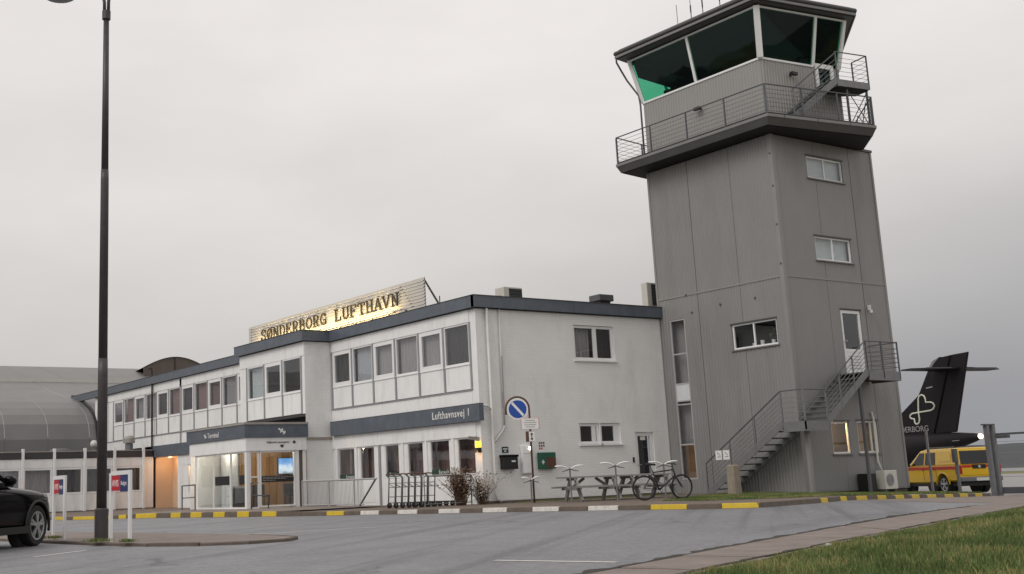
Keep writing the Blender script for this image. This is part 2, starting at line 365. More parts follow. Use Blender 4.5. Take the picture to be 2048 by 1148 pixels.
def thing(name, label, cat, loc=(0, 0, 0), rz=0., group=None, local=False):
    o = bpy.data.objects.new(name, None); COL.objects.link(o); o.location = loc; o.rotation_euler = (0, 0, rz); o.empty_display_size = .2
    ORG[o.name] = Vector() if local else Vector(loc)
    return tag(o, label, cat, group)
def dup(o, parent=None):
    c = o.copy(); COL.objects.link(c); c.parent = parent; ORG[c.name] = ORG.get(o.name, Vector())
    for ch in [x for x in o.children]: dup(ch, c)
    return c
def text_obj(name, s, m, parent, size, origin, right, up, ext=.006, align='LEFT', sx=1.0, bold=0., space=1.):
    cu = bpy.data.curves.new(name, 'FONT'); cu.body = s; cu.size = size; cu.extrude = ext; cu.align_x = align; cu.resolution_u = 3; cu.offset = bold; cu.space_character = space
    t = bpy.data.objects.new(name+'_t', cu); COL.objects.link(t)
    dg = bpy.context.evaluated_depsgraph_get(); me = bpy.data.meshes.new_from_object(t.evaluated_get(dg)); bpy.data.objects.remove(t)
    r, u = Vector(right).normalized(), Vector(up).normalized(); n = r.cross(u)
    o0 = ORG.get(parent.name, Vector()) if parent else Vector(); og = Vector(origin)-o0
    for v in me.vertices: v.co = og+r*v.co.x*sx+u*v.co.y+n*v.co.z
    me.materials.clear(); me.materials.append(MATS[m]); me.name = name
    o = bpy.data.objects.new(name, me); COL.objects.link(o); o.parent = parent; ORG[o.name] = o0
    return o
def point_light(name, loc, power, col, rad=.08):
    l = bpy.data.lights.new(name, 'POINT'); l.energy = power; l.color = col; l.shadow_soft_size = rad
    o = bpy.data.objects.new(name, l); COL.objects.link(o); o.location = loc; return o

# ------------------------------------------------------------------ ground: flat to the terminal, falling gently to the airfield
def th(x, y): return -.037*min(max(.832*x-.554*y-11, 0), 30)
def sheet(name, poly, zo, m, parent=None, kind='structure'):
    bm = bmesh.new(); bm.faces.new([bm.verts.new((x, y, 0)) for x, y in poly])
    for q in (11, 14, 18, 24, 32, 41):
        bmesh.ops.bisect_plane(bm, geom=bm.verts[:]+bm.edges[:]+bm.faces[:], plane_co=(.832*q/.9991, -.554*q/.9991, 0), plane_no=(.832, -.554, 0))
    for v in bm.verts: v.co.z = zo+th(v.co.x, v.co.y)
    bmesh.ops.triangulate(bm, faces=bm.faces[:])
    for f in bm.faces:
        if f.normal.z < 0: f.normal_flip()
    me = bpy.data.meshes.new(name); bm.to_mesh(me); bm.free(); me.materials.append(MATS[m])
    o = bpy.data.objects.new(name, me); COL.objects.link(o); o.parent = parent; ORG[o.name] = Vector()
    if kind: o['kind'] = kind
    return o
sheet('ground', [(-1500, -1500), (2500, -1500), (2500, 2500), (-1500, 2500)], -.15, 'field')
sheet('road', [(-70, -60), (20, -60), (24.4, 14.6), (25.8, 19.2), (27, 21.5), (23, 60), (-70, 60)], -.08, 'asphalt')
sheet('driveway', [(18, 11.4), (22.4, 13.3), (24.4, 14.55), (25.75, 19.1), (38, 22.4), (46, 26), (64, 22), (40, 0), (26, -2)], -.076, 'paving')
sheet('apron', [(38.4, 22.7), (33, 40), (30, 120), (160, 120), (200, 60), (110, -30), (60, 8)], -.10, 'apron')
sheet('runway', [(170, -60), (215, -60), (330, 260), (250, 260)], -.12, 'runway')
KP = [(13.9, 46.5), (14.02, 45.1), (14.09, 44.13), (14.15, 43.34), (14.56, 42.09), (14.81, 41.68), (14.9, 41.5), (15.09, 41.23), (15.27, 40.94), (15.48, 40.61), (15.88, 39.68), (16.03, 38.8), (16.13, 38.19), (16.23, 37.59), (16.34, 36.93),
      (16.44, 36.25), (16.54, 35.59), (16.64, 34.89), (16.74, 34.24), (16.91, 33.69), (17.1, 33.08), (17.67, 31.0), (17.88, 30.35), (18.1, 29.8), (18.33, 29.16), (18.53, 28.51), (18.75, 27.83), (18.97, 27.13), (19.23, 26.49), (19.49, 25.83), (19.7, 25.05),
      (19.91, 24.26), (20.12, 23.46), (20.34, 22.62), (20.56, 21.78), (20.79, 20.92), (20.92, 19.88), (21.23, 19.1), (21.6, 18.34)]
PAINT = {1: 'y', 3: 'y', 5: 'y', 7: 'y', 9: 'y', 11: 'y', 13: 'y', 15: 'y', 17: 'y', 19: 'y', 21: 'y', 23: 'w', 25: 'w', 27: 'w', 29: 'w', 31: 'w', 33: 'w', 35: 'y', 37: 'y'}
def sm(a, b, x): t = min(max((x-a)/(b-a), 0), 1); return t*t*(3-2*t)
def kerb_top(x, y): return .035+.05*sm(31, 34.5, y)*(1-sm(40, 42, y))
back = [(x+.12, y+.05) for x, y in KP]
sheet('pavement', back+[(24.2, 18.85), (26.49, 19.44), (37.4, 22.35), (37.6, 24.8), (38, 33), (26, 70), (10, 70), (8, 57.8)], .03, 'pavement')
sheet('entrance_paving', [(16.4, 38.9), (16.55, 37.3), (16.95, 34.3), (17.4, 33.0), (21.7, 33.6), (21.9, 39.6), (19.2, 45), (15.7, 41)], .072, 'paving')
def kerbs():
    g = MB()
    for (x0, y0), (x1, y1) in zip(KP, KP[1:]):
        d = Vector((x1-x0, y1-y0, 0)).normalized(); n = Vector((d.y, -d.x, 0))
        if n.x > 0: n = -n
        a, b = Vector((x0, y0, -.0765)), Vector((x1, y1, -.0765)); g.add([a, b, b+n*.16, a+n*.16], [(0, 1, 2, 3)])
    root = tag(g.build('kerb', 'kerb'), kind='structure')
    def stone(p, q, m, zt0, zt1, zb0, zb1, w=.13):
        p, q = Vector((*p, 0)), Vector((*q, 0)); d = (q-p).normalized(); n = Vector((-d.y, d.x, 0))
        if n.x+n.y < 0: n = -n
        p = p+d*.006; q = q-d*.006; j = random.uniform(-.004, .004)
        vs = [p.xy.to_3d()+Vector((0, 0, zb0)), q+Vector((0, 0, zb1)), q+n*w+Vector((0, 0, zb1)), p+n*w+Vector((0, 0, zb0)),
              p+n*.02+Vector((0, 0, zt0+j)), q+n*.02+Vector((0, 0, zt1+j)), q+n*w+Vector((0, 0, zt1+j)), p+n*w+Vector((0, 0, zt0+j))]
        MB().add(vs, [(0, 3, 2, 1), (4, 5, 6, 7), (0, 1, 5, 4), (1, 2, 6, 5), (2, 3, 7, 6), (3, 0, 4, 7)]).build('kerb_stone', m, root, bevel=.012)
    for i, (p, q) in enumerate(zip(KP, KP[1:])):
        L = math.dist(p, q); k = 1 if i in PAINT else max(1, round(L/.95))
        for t in range(k):
            a = tuple(p[c]+(q[c]-p[c])*t/k for c in (0, 1)); b = tuple(p[c]+(q[c]-p[c])*(t+1)/k for c in (0, 1))
            stone(a, b, {'y': 'paint_yellow', 'w': 'paint_white'}.get(PAINT.get(i), 'kerb'), kerb_top(*a), kerb_top(*b), -.13, -.13)
    F = [(21.6, 18.34), (22.5, 18.46), (23.4, 18.6), (24.35, 18.76)]
    for a, b in zip(F, F[1:]): stone(a, b, 'kerb', .034, .034, -.13, -.13)
    # far right kerb, half-sunk, every second stone yellow
    xs = [22.7, 23.3, 24.35, 24.75, 25.5, 25.9, 26.49, 27.18, 27.88, 28.48, 29.13, 29.77, 30.35, 30.95, 31.56, 32.3, 33.02, 33.76, 34.37, 35.11, 35.81, 36.49, 37.4]
    ys = [19.33+.267*(x-26.49) for x in xs]
    for i in range(2, len(xs)-1):
        a, b = (xs[i], ys[i]), (xs[i+1], ys[i+1])
        stone(a, b, 'paint_yellow' if i % 2 == 0 else 'kerb', .025+th(*a), .025+th(*b), -.16+th(*a), -.16+th(*b))
kerbs()
# parking island with its own stones
ISL = [(6.5, 40), (6.62, 33), (6.7, 27), (6.9, 22.71), (7.04, 20.1), (7.32, 18.55), (7.78, 17.63), (8.44, 17.21), (9.1, 17.25), (9.5, 17.7), (9.62, 18.6), (9.58, 19.54), (9.52, 21.57), (9.13, 24.52), (8.65, 28.09), (8.2, 33), (8.0, 40)]
isl = MB().prism([(x+(8.2-x)*.02, y) for x, y in ISL], -.13, -.03).build('parking_island', 'paving'); tag(isl, kind='structure')
def island_kerb():
    for (x0, y0), (x1, y1) in zip(ISL[:11], ISL[1:12]):
        L = math.dist((x0, y0), (x1, y1)); k = max(1, round(L/.9))
        for t in range(k):
            a = Vector((x0+(x1-x0)*t/k, y0+(y1-y0)*t/k, 0)); b = Vector((x0+(x1-x0)*(t+1)/k, y0+(y1-y0)*(t+1)/k, 0))
            d = (b-a).normalized(); a += d*.008; b -= d*.008; j = random.uniform(-.014, .004)
            MB().bar(a+Vector((0, 0, -.09+j)), b+Vector((0, 0, -.09+j)), .10, .13).build('kerb_stone', 'kerb', isl, bevel=.012)
island_kerb()
# near paving strip along the road, joints as gaps
EDGE = [(-1, 4.72), (3, 6.3), (7.18, 8.01), (11.09, 9.6), (17.79, 12.21), (20.91, 13.08), (22.6, 13.5)]
GEDGE = [(-1, 3.68), (3, 5.28), (7.48, 6.94), (11.34, 8.36), (15.38, 9.75), (19.88, 11.24), (24, 12.67)]
def lerp_path(P, t):
    n = len(P)-1; i = min(int(t*n), n-1); f = t*n-i
    return Vector((P[i][0]+(P[i+1][0]-P[i][0])*f, P[i][1]+(P[i+1][1]-P[i][1])*f, 0))
def near_paving():
    bed = tag(sheet('paving_bed', EDGE+[(24.4, 14.4), (26, 12)]+GEDGE[::-1], -.079, 'soil'), kind='structure')
    K = 17
    for k in range(K):
        t0, t1 = k/K+.0006, (k+1)/K-.0006
        for c0, c1, m in ((random.uniform(.02, .06), .77, 'paving'), (.80, .985, 'paving')):
            p = [lerp_path(EDGE, t)*(1-c)+lerp_path(GEDGE, t)*c for t, c in ((t0, c0), (t1, c0), (t1, c1), (t0, c1))]
            j = random.uniform(-.004, .004); zb = -.066+j
            vs = [v+Vector((0, 0, -.11)) for v in p]+[v+Vector((0, 0, zb+random.uniform(-.002, .002))) for v in p]
            MB().add(vs, [(3, 2, 1, 0), (4, 5, 6, 7), (0, 1, 5, 4), (1, 2, 6, 5), (2, 3, 7, 6), (3, 0, 4, 7)]).build('paving_slab', m, bed)
near_paving()
def edge_strip():
    # irregular dark strips lying along the paving edge and over the slab joint
    rnd = random.Random(11); m = MB()
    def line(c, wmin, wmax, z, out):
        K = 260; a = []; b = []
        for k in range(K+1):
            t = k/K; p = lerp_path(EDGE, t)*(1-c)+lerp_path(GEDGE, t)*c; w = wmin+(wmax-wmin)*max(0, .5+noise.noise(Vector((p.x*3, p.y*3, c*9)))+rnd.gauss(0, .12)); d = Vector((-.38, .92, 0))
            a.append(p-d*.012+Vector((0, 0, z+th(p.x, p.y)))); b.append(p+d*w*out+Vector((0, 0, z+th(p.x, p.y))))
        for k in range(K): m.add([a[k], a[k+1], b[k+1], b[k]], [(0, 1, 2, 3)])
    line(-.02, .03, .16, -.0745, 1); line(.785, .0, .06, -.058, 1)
    return tag(m.build('edge_strip', 'dark_strip'), 'irregular dark strips along the paving edge by the road', 'dark_strip', kind='stuff')
edge_strip()
def litter():
    t = thing('paper_scrap', 'small pale crumpled paper scrap at the edge of the near grass', 'litter', (10.35, 7.95, -.05)); rnd = random.Random(2); m = MB()
    rg = [[Vector((10.35, 7.95, -.045))+Vector((r*math.cos(a)*rnd.uniform(.7, 1.3), r*math.sin(a)*rnd.uniform(.7, 1.3), z+rnd.uniform(-.006, .006))) for a in (2*math.pi*i/8 for i in range(8))] for r, z in ((.02, 0), (.032, .015), (.024, .032), (.008, .04))]
    m.loft(rg).build('paper', 'blind', t)
litter()
def bank_z(x, y, t): return -.06+.11*(1-math.exp(-t/.7))+.035*noise.noise(Vector((x*.6, y*.6, 0)))*min(t, 1)
def bank():
    m = MB(); K, J = 60, 14; idx = {}
    for i in range(K+1):
        e = lerp_path(GEDGE, i/K)
        for j in range(J+1):
            t = 9*(j/J)**1.8; p = e+Vector((.40, -.92, 0))*t
            idx[i, j] = len(m.v); m.v.append((p.x, p.y, bank_z(p.x, p.y, t)-(.05 if j == 0 else 0)))
    for i in range(K):
        for j in range(J): m.f.append((idx[i, j], idx[i, j+1], idx[i+1, j+1], idx[i+1, j]))
    return tag(m.build('grass_verge', 'turf', smooth=True), kind='structure')
bank()
# painted lines on the road
def stripe(p, q, w, label_idx=0):
    p, q = Vector((*p, -.076)), Vector((*q, -.076)); n = (q-p).normalized().cross(Vector((0, 0, 1)))*w/2
    return tag(MB().add([p-n, q-n, q+n, p+n], [(0, 1, 2, 3)]).build('road_marking', 'paint_white'), kind='structure')
stripe((9.74, 20.71), (12.9, 20.62), .1); stripe((7.87, 10.25), (8.26, 8.81), .1); stripe((5.2, 17.6), (6.3, 18.6), .09)
# lawn below the tower
LAWN = [(23.4, 21.7), (24.4, 20.6), (25.4, 20.0), (26.5, 19.62), (37.3, 22.42), (37.6, 24.9), (31.2, 24.9), (31.2, 27.6), (27.6, 26.0), (25.4, 24.6), (23.9, 23.6)]
sheet('lawn', LAWN, .036, 'turf')

# ------------------------------------------------------------------ far hills and houses
def hills():
    m = MB(); idx = {}; NA, NR = 120, 22
    for i in range(NA+1):
        a = R(-70+210*i/NA)
        for j in range(NR+1):
            r = 300+1500*(j/NR)**1.4; x, y = r*math.cos(a), r*math.sin(a)
            k = sm(300, 1350, r); z = -1.5+k*(16+9*noise.noise(Vector((x*.0016, y*.0016, 3))))+k*2.2*noise.noise(Vector((x*.012, y*.012, 1)))+k*1.2*noise.noise(Vector((x*.05, y*.05, 1)))
            idx[i, j] = len(m.v); m.v.append((x, y, z))
    for i in range(NA):
        for j in range(NR): m.f.append((idx[i, j], idx[i+1, j], idx[i+1, j+1], idx[i, j+1]))
    tag(m.build('hills', 'hill'), kind='structure')
hills()
def far_house(x, y, z, w, d, hgt, roof, m, label):
    t = thing('far_house', label, 'house', (x, y, z), group='houses on the far shore')
    MB().box(x-w/2, y-d/2, z-4, x+w/2, y+d/2, z+hgt).build('wall', m, t)
    r = MB().add([(x-w/2-.4, y-d/2-.4, z+hgt), (x+w/2+.4, y-d/2-.4, z+hgt), (x+w/2+.4, y+d/2+.4, z+hgt), (x-w/2-.4, y+d/2+.4, z+hgt), (x-w/2-.4, y, z+hgt+roof), (x+w/2+.4, y, z+hgt+roof)],
                 [(0, 1, 5, 4), (2, 3, 4, 5), (0, 4, 3), (1, 2, 5), (3, 2, 1, 0)]); r.build('roof', 'brown_wall', t)
far_house(612, 336, 5.2, 9, 7, 3, 2, 'white_panel', 'small white house on the dark hillside behind the gate, left of the long one')
far_house(640, 335, 6.2, 14, 8, 3.2, 1.6, 'wall_far', 'long brown house on the dark hillside behind the gate')
far_house(600, 318, 2.6, 8, 6, 2.6, 1.8, 'white_panel', 'lowest pale house on the dark hillside behind the gate')

# ------------------------------------------------------------------ terminal building
X0, Y0 = 22.97, 30.28
T = thing('terminal_building', 'long white two-storey terminal with blue-grey fascias and a glazed entrance', 'building', (X0, Y0, 0))
def strip(name, m, parent, axis, c0, c1, a0, a1, z0, z1, n=1, gap=.008, bevel=.0):
    L = (a1-a0)/n; out = []
    for i in range(n):
        out.append(MB().pbox(axis, c0, c1, a0+i*L+(gap/2 if i else 0), a0+(i+1)*L-(gap/2 if i < n-1 else 0), z0, z1).build(name, m, parent, bevel=bevel))
    return out
def window(parent, axis, c, a0, a1, z0, z1, fw=.06, dep=.07, splits=(), zs=(), fm='white_frame', gm='glass_dark', gi=.035, mw=None, name='window'):
    # outer frame plane at c (outside), frame is dep deep inward; splits: a positions, zs: z positions
    mw = mw or fw; m = MB()
    m.pbox(axis, c, c+dep, a0, a0+fw, z0, z1).pbox(axis, c, c+dep, a1-fw, a1, z0, z1)
    m.pbox(axis, c, c+dep, a0+fw, a1-fw, z0, z0+fw).pbox(axis, c, c+dep, a0+fw, a1-fw, z1-fw, z1)
    aa = [a0+fw]; 
    for s in sorted(splits): m.pbox(axis, c+.002, c+dep-.002, s-mw/2, s+mw/2, z0+fw, z1-fw); aa += [s-mw/2, s+mw/2]
    aa.append(a1-fw); zz = [z0+fw]
    for s in sorted(zs):
        for i in range(0, len(aa), 2): m.pbox(axis, c+.002, c+dep-.002, aa[i], aa[i+1], s-mw/2, s+mw/2)
        zz += [s-mw/2, s+mw/2]
    zz.append(z1-fw)
    w = m.build(name, fm, parent)
    for i in range(0, len(aa), 2):
        for j in range(0, len(zz), 2):
            MB().pbox(axis, c+gi, c+gi+.006, aa[i]-.004, aa[i+1]+.004, zz[j]-.004, zz[j+1]+.004).build('pane', gm, w)
    return w
def curtain(parent, axis, c, a0, a1, z0, z1, m):
    # soft folds
    mb = MB(); n = max(4, int((a1-a0)/.045)); P = (lambda c, a, z: (c, a, z)) if axis == 'x' else (lambda c, a, z: (a, c, z))
    pts = [(a0+(a1-a0)*i/n, c+.018*math.sin(i*1.7)+random.uniform(-.004, .004)) for i in range(n+1)]
    for (a, ca), (b, cb) in zip(pts, pts[1:]): mb.add([P(ca, a, z0), P(cb, b, z0), P(cb, b, z1), P(ca, a, z1)], [(0, 1, 2, 3)])
    return mb.build('curtain', m, parent)
def terminal():
    # body, floors, roof
    MB().box(24.7, 31.6, 0, 31.25, 38.5, 6.2).build('core_wall', 'interior_reflection_brown', T)  # wall colour also stands in for the reflected houses opposite
    MB().box(24.7, 45.4, 0, 33, 66, 6.2).build('core_wall', 'interior_dark', T)
    MB().box(25.9, 38.5, 0, 31.25, 45.4, 6.2).build('core_wall', 'interior_wall', T)
    MB().box(X0+.12, Y0+.12, 3.1, 24.7, 38.5, 3.45).box(X0+.12, 38.5, 3.16, 25.9, 45.4, 3.45).box(X0+.12, 45.4, 3.1, 24.7, 66, 3.45).box(24.7, Y0+.12, 3.1, 31.25, 31.6, 3.45).build('floor_slab', 'interior_dark', T)
    MB().prism([(X0-.08, Y0-.08), (31.3, Y0-.08), (33.5, 66.5), (X0-.08, 66.5), (X0-.08, 45.15), (21.72, 45.15), (21.72, 39.58), (X0-.08, 39.58)], 6.22, 6.5).build('roof', 'roof_felt', T)
    MB().box(X0+.1, 38.45, 0, 25.9, 38.55, 3.1).box(X0+.1, 45.35, 0, 25.9, 45.45, 3.1).build('partition', 'interior_wall', T)
    # fascias
    strip('fascia_panel', 'blue_fascia', T, 'x', X0-.17, X0-.02, Y0-.17, 39.55, 6.25, 6.63, 3)
    strip('fascia_panel', 'blue_fascia', T, 'y', Y0-.165, Y0-.02, X0-.17, 31.35, 6.252, 6.632, 4)
    strip('fascia_panel', 'blue_fascia', T, 'x', 21.6, 21.75, 39.42, 45.35, 6.25, 6.635, 2)
    strip('fascia_panel', 'blue_fascia', T, 'y', 39.425, 39.57, 21.752, X0-.172, 6.252, 6.632, 1)
    strip('fascia_panel', 'blue_fascia', T, 'x', X0-.17, X0-.02, 45.36, 70.4, 6.24, 6.62, 7)
    MB().box(X0-.19, Y0-.19, 6.633, X0+.02, 39.5, 6.65).box(X0+.02, Y0-.19, 6.633, 31.35, Y0+.02, 6.65).box(21.58, 39.4, 6.637, 21.8, 45.37, 6.652).box(21.8, 39.4, 6.637, X0-.2, 39.6, 6.652).box(X0-.19, 45.4, 6.622, X0, 70.4, 6.64).build('roof_edge', 'slab_metal', T)
    # gable wall, painted brick
    gw = [(27.12, 28.98, 4.66, 5.86), (27.1, 28.02, 1.82, 2.52), (28.06, 28.98, 1.82, 2.52), (29.66, 30.53, .1, 2.2)]
    MB().wall('y', Y0, X0, 31.32, 0, 6.26, gw, rev=.14).build('gable_wall', 'white_brick', T)
    MB().box(X0, Y0-.012, 0, 31.3, Y0-.002, .11).build('plinth', 'kerb', T)
    for a0, a1, z0, z1, sp in ((27.12, 28.98, 4.66, 5.86, (28.13,)), (27.1, 28.02, 1.82, 2.52, (27.8,)), (28.06, 28.98, 1.82, 2.52, (28.8,))):
        w = window(T, 'y', Y0+.06, a0+.01, a1-.01, z0+.01, z1-.01, .085, .06, splits=sp, mw=.16)
        MB().box(a0-.06, Y0-.07, z0-.06, a1+.06, Y0+.05, z0-.005).build('sill', 'white_frame', w, bevel=.008)
    curtain(T, 'y', Y0+.25, 27.2, 28.0, 4.7, 5.8, 'curtain'); curtain(T, 'y', Y0+.3, 28.25, 28.9, 4.7, 5.8, 'interior_dark')
    d = window(T, 'y', Y0+.05, 29.68, 30.51, .12, 2.19, .12, .06, zs=(), gm='glass_dark', name='door')
    MB().box(29.8, Y0+.045, .24, 30.39, Y0+.075, .78).build('lower_panel', 'white_frame', d)
    MB().box(29.5, Y0+.5, 0, 30.7, Y0+.55, 2.6).build('inner_wall', 'interior_dark', T)  # dark board added behind the door so its glass reads dark
    MB().box(29.95, Y0+.078, 1.93, 30.2, Y0+.082, 2.06).build('notice', 'sign_white', d)
    MB().tube([(29.74, Y0+.05, 1.08), (29.74, Y0-.01, 1.08), (29.86, Y0-.01, 1.08)], .012).build('handle', 'alloy', d)
    # near wing front: corner pier and storeys
    MB().wall('x', X0, Y0, 30.62, 0, 6.26).build('corner_pier', 'white_panel', T)
    MB().wall('x', X0, 39.5, 39.62, 0, 6.26).build('end_pier', 'white_panel', T)
    strip('fascia_strip', 'white_panel', T, 'x', X0-.03, X0+.08, 30.62, 39.58, 5.82, 6.25, 4)
    strip('wall_strip', 'white_panel', T, 'x', X0-.02, X0+.1, 30.62, 39.58, 3.1, 3.6, 5)
    MB().box(X0-.05, 30.62, 3.6, X0+.05, 39.57, 3.635).build('drip_ledge', 'mullion_grey', T)
    def upper_bay(a0, a1, thick, m, gm='glass_dark', parent=T, c=X0, z0=3.64, zb=4.48, z1=5.82):
        MB().pbox('x', c+.0, c+.09, a0+.05, a1-.05, z0+.02, zb-.01).build('spandrel_panel', 'white_panel', parent, bevel=.006)
        f = .15 if thick else .055
        w = window(parent, 'x', c-.005, a0+.045, a1-.045, zb, z1, f, .09, gm=gm)
        MB().pbox('x', c-.03, c-.006, a0+.05, a1-.05, zb-.035, zb-.004).build('sill', 'white_frame', w)
        if m: curtain(parent, 'x', c+.2, a0+.1, a1-.1, zb+.05, z1-.05, m)
    def mullion(a, c=X0, z0=3.62, z1=5.82, w=.085, m='mullion_grey', pr=.03):
        MB().pbox('x', c-pr, c+.1, a-w/2, a+w/2, z0, z1).build('mullion', m, T)
    e = [30.62+1.487*i for i in range(7)]
    cur = ['interior_dark', 'curtain', 'curtain', 'curtain', 'blind', 'interior_dark']
    for i in range(6): upper_bay(e[i], e[i+1], i % 2 == 1, cur[i])
    for i in range(7): mullion(e[i])
    # blue band over the ground floor, near wing
    strip('band_panel', 'blue_fascia', T, 'x', X0-.2, X0-.02, Y0-.22, 39.45, 2.62, 3.15, 4)
    MB().box(X0-.21, Y0-.23, 3.152, X0-.01, 39.46, 3.165).build('band_edge', 'slab_metal', T)
    text_obj('lettering', 'Lufthavnsvej 1', 'sign_white', T, .34, (X0-.206, 32.66, 2.80), (0, -1, 0), (0, 0, 1), .008, sx=.92, bold=.003, space=1.16)
    strip('wall_strip', 'white_panel', T, 'x', X0-.05, X0+.1, 30.5, 39.6, 2.14, 2.61, 4)
    gl = [(38.1, 39.22), (36.72, 37.66), (35.1, 35.95), (33.6, 34.5), (32.07, 33.13), (30.66, 31.57)]
    strip('wall_strip', 'white_panel', T, 'x', X0, X0+.1, 30.62, 39.5, .0, .94, 1)
    for k, (a0, a1) in enumerate(gl):
        w = window(T, 'x', X0+.01, a0-.05, a1+.05, .95, 2.14, .05, .08)
        MB().pbox('x', X0-.012, X0-.002, a0-.02, a1+.02, .14, .88).build('lower_panel', 'white_frame', T)
        curtain(T, 'x', X0+.5, a0-.3, a1+.3, .3, 2.4, 'interior_reflection_brown')  # brown panels, not drapes: brick-house reflection put into their colour
        if k in (0, 2, 4):
            s = MB().pbox('x', X0+.03, X0+.035, a0, a1-.004, 1.0, 1.17).build('window_banner', 'sign_dkgreen', w)
            text_obj('lettering', 'Europcar', 'sign_white', w, .17, (X0+.027, a0+.66, 1.03), (0, -1, 0), (0, 0, 1), .002)
    piers = [39.5]+[x for a0, a1 in gl for x in (a1+.05, a0-.05)]+[30.62]
    for k in range(0, len(piers), 2):
        a1, a0 = piers[k], piers[k+1]
        if a1-a0 > .06: MB().pbox('x', X0, X0+.1, a0+.003, a1-.003, .94, 2.14).build('pier', 'white_panel', T)
    for a in (39.3, 37.9, 36.3, 34.8, 33.35, 31.8): MB().pbox('x', X0-.045, X0-.002, a-.06, a+.06, .02, 2.138).build('post', 'white_frame' if a != 36.3 else 'mullion_grey', T)
    # downpipes on the gable
    MB().tube([(23.36, Y0-.10, 6.23), (23.36, Y0-.10, .28), (23.4, Y0-.12, .16), (23.52, Y0-.2, .1)], .045, 10).tube([(23.36, Y0-.1, 2.95), (23.2, Y0-.09, 3.08), (23.05, Y0-.08, 3.1)], .035).build('downpipe', 'pipe_white', T, smooth=True)
    MB().tube([(23.9, Y0-.06, 6.23), (23.88, Y0-.06, 2.45)], .03).tube([(23.88, Y0-.06, 2.45), (23.8, Y0-.07, 2.3), (23.5, Y0-.09, 2.02), (23.37, Y0-.1, 1.9)], .038).build('downpipe', 'pipe_white', T, smooth=True)
    MB().tube([(23.9, Y0-.06, 4.7), (23.885, Y0-.06, 3.0)], .034).build('downpipe_sleeve', 'mullion_grey', T)
    # stair bay standing forward of the front
    BX = 21.8
    MB().wall('y', 39.6, BX, X0, 0, 6.26).build('bay_side_wall', 'white_brick', T)
    MB().box(BX, 39.602, 3.5, BX+.1, 39.86, 6.25).build('bay_corner', 'white_panel', T)
    MB().box(BX-.02, 39.62, 5.7, BX+.08, 45.2, 6.25).build('fascia_strip', 'white_panel', T)
    MB().box(BX, 44.55, 3.5, BX+.1, 45.2, 5.7).build('bay_corner', 'white_panel', T)
    MB().box(BX+.1, 45.1, 3.5, X0, 45.2, 6.25).build('bay_side_wall', 'white_panel', T)
    MB().box(BX+.02, 39.62, 3.4, X0+.1, 45.1, 3.5).build('bay_underside', 'dark_fascia', T)
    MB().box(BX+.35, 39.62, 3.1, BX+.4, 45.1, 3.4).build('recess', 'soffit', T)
    b = [39.86+1.563*i for i in range(4)]
    for i in range(3): upper_bay(b[i], b[i+1], i == 1, [None, None, 'blind'][i], gm='glass_clear' if i != 1 else 'glass_dark', c=BX, z0=3.5, zb=4.36, z1=5.7)
    for a in b: mullion(a, c=BX, z0=3.5, z1=5.7)
    MB().box(X0+.6, 39.8, 3.5, X0+.65, 45, 6.1).build('core_wall', 'interior_wall', T)
    # far wing
    strip('fascia_strip', 'white_panel', T, 'x', X0-.03, X0+.08, 45.2, 66, 5.82, 6.235, 8)
    strip('wall_strip', 'white_panel', T, 'x', X0-.02, X0+.1, 45.2, 66, 3.1, 3.6, 10)
    MB().box(X0-.05, 45.3, 3.6, X0+.05, 66, 3.635).build('drip_ledge', 'mullion_grey', T)
    f = [46.4+1.56*i for i in range(12)]
    cf = ['interior_dark', 'curtain', 'interior_reflection_brown', 'curtain_red', 'interior_dark', 'curtain_red', 'interior_dark', 'curtain', 'curtain', 'curtain_red', None]
    for i in range(11): upper_bay(f[i], f[i+1], i % 2 == 0, cf[i])
    for i in range(12): mullion(f[i], w=.22 if i == 5 else .085, z0=3.62 if i != 5 else 3.1, z1=5.82 if i != 5 else 6.2)
    MB().wall('x', X0, 63.56, 66.6, 0, 6.3).wall('x', X0, 45.2, 46.4, 3.6, 5.82).build('end_wall', 'white_panel', T)
    strip('band_panel', 'blue_fascia', T, 'x', X0-.12, X0-.02, 44.62, 57.55, 2.53, 3.09, 3)
    strip('wall_strip', 'white_panel', T, 'x', X0-.01, X0+.1, 44.62, 54.6, 2.05, 2.52, 3)
    # lit doorway recess
    MB().box(X0+.9, 54.6, 0, X0+1.0, 57.5, 2.6).box(X0, 57.42, 0, X0+.9, 57.5, 2.53).box(X0+.1, 54.52, 0, X0+.9, 54.6, 2.53).build('recess_wall', 'cream_wall', T)
    MB().box(X0, 54.6, 2.5, X0+.9, 57.42, 2.58).build('recess_ceiling', 'cream_wall', T)
    dr = MB().box(X0+.84, 55.4, .06, X0+.898, 56.3, 2.12).build('door', 'wood', T); MB().box(X0+.8, 55.5, .95, X0+.83, 56.2, 1.0).build('push_bar', 'alloy', dr)
    MB().box(X0-.02, 54.3, 0, X0+.12, 54.6, 2.52).build('pier', 'white_panel', T)
    strip('wall_strip', 'white_panel', T, 'x', X0, X0+.1, 44.62, 54.3, 0, .7, 1)
    MB().box(X0, 53.4, .7, X0+.1, 54.3, 2.05).box(X0, 44.62, .7, X0+.1, 52.6, 2.05).build('wall_strip', 'white_panel', T)
    w = window(T, 'x', X0+.02, 52.62, 53.38, .72, 2.04, .06)
    MB().box(X0+.5, 52.0, .5, X0+.55, 54.2, 2.2).build('inner_wall', 'cream_wall', T)
    for a in (55.4, 56.7):
        MB().disc((X0+.45, a, 2.49), .06, (0, 0, 1), .015, 12).build('downlight', 'glow_spot', T)
        point_light('downlight_light', (X0+.45, a, 2.38), 14, (1, .62, .34))
    point_light('window_light', (X0+.32, 53.1, 1.9), 22, (1, .5, .1))
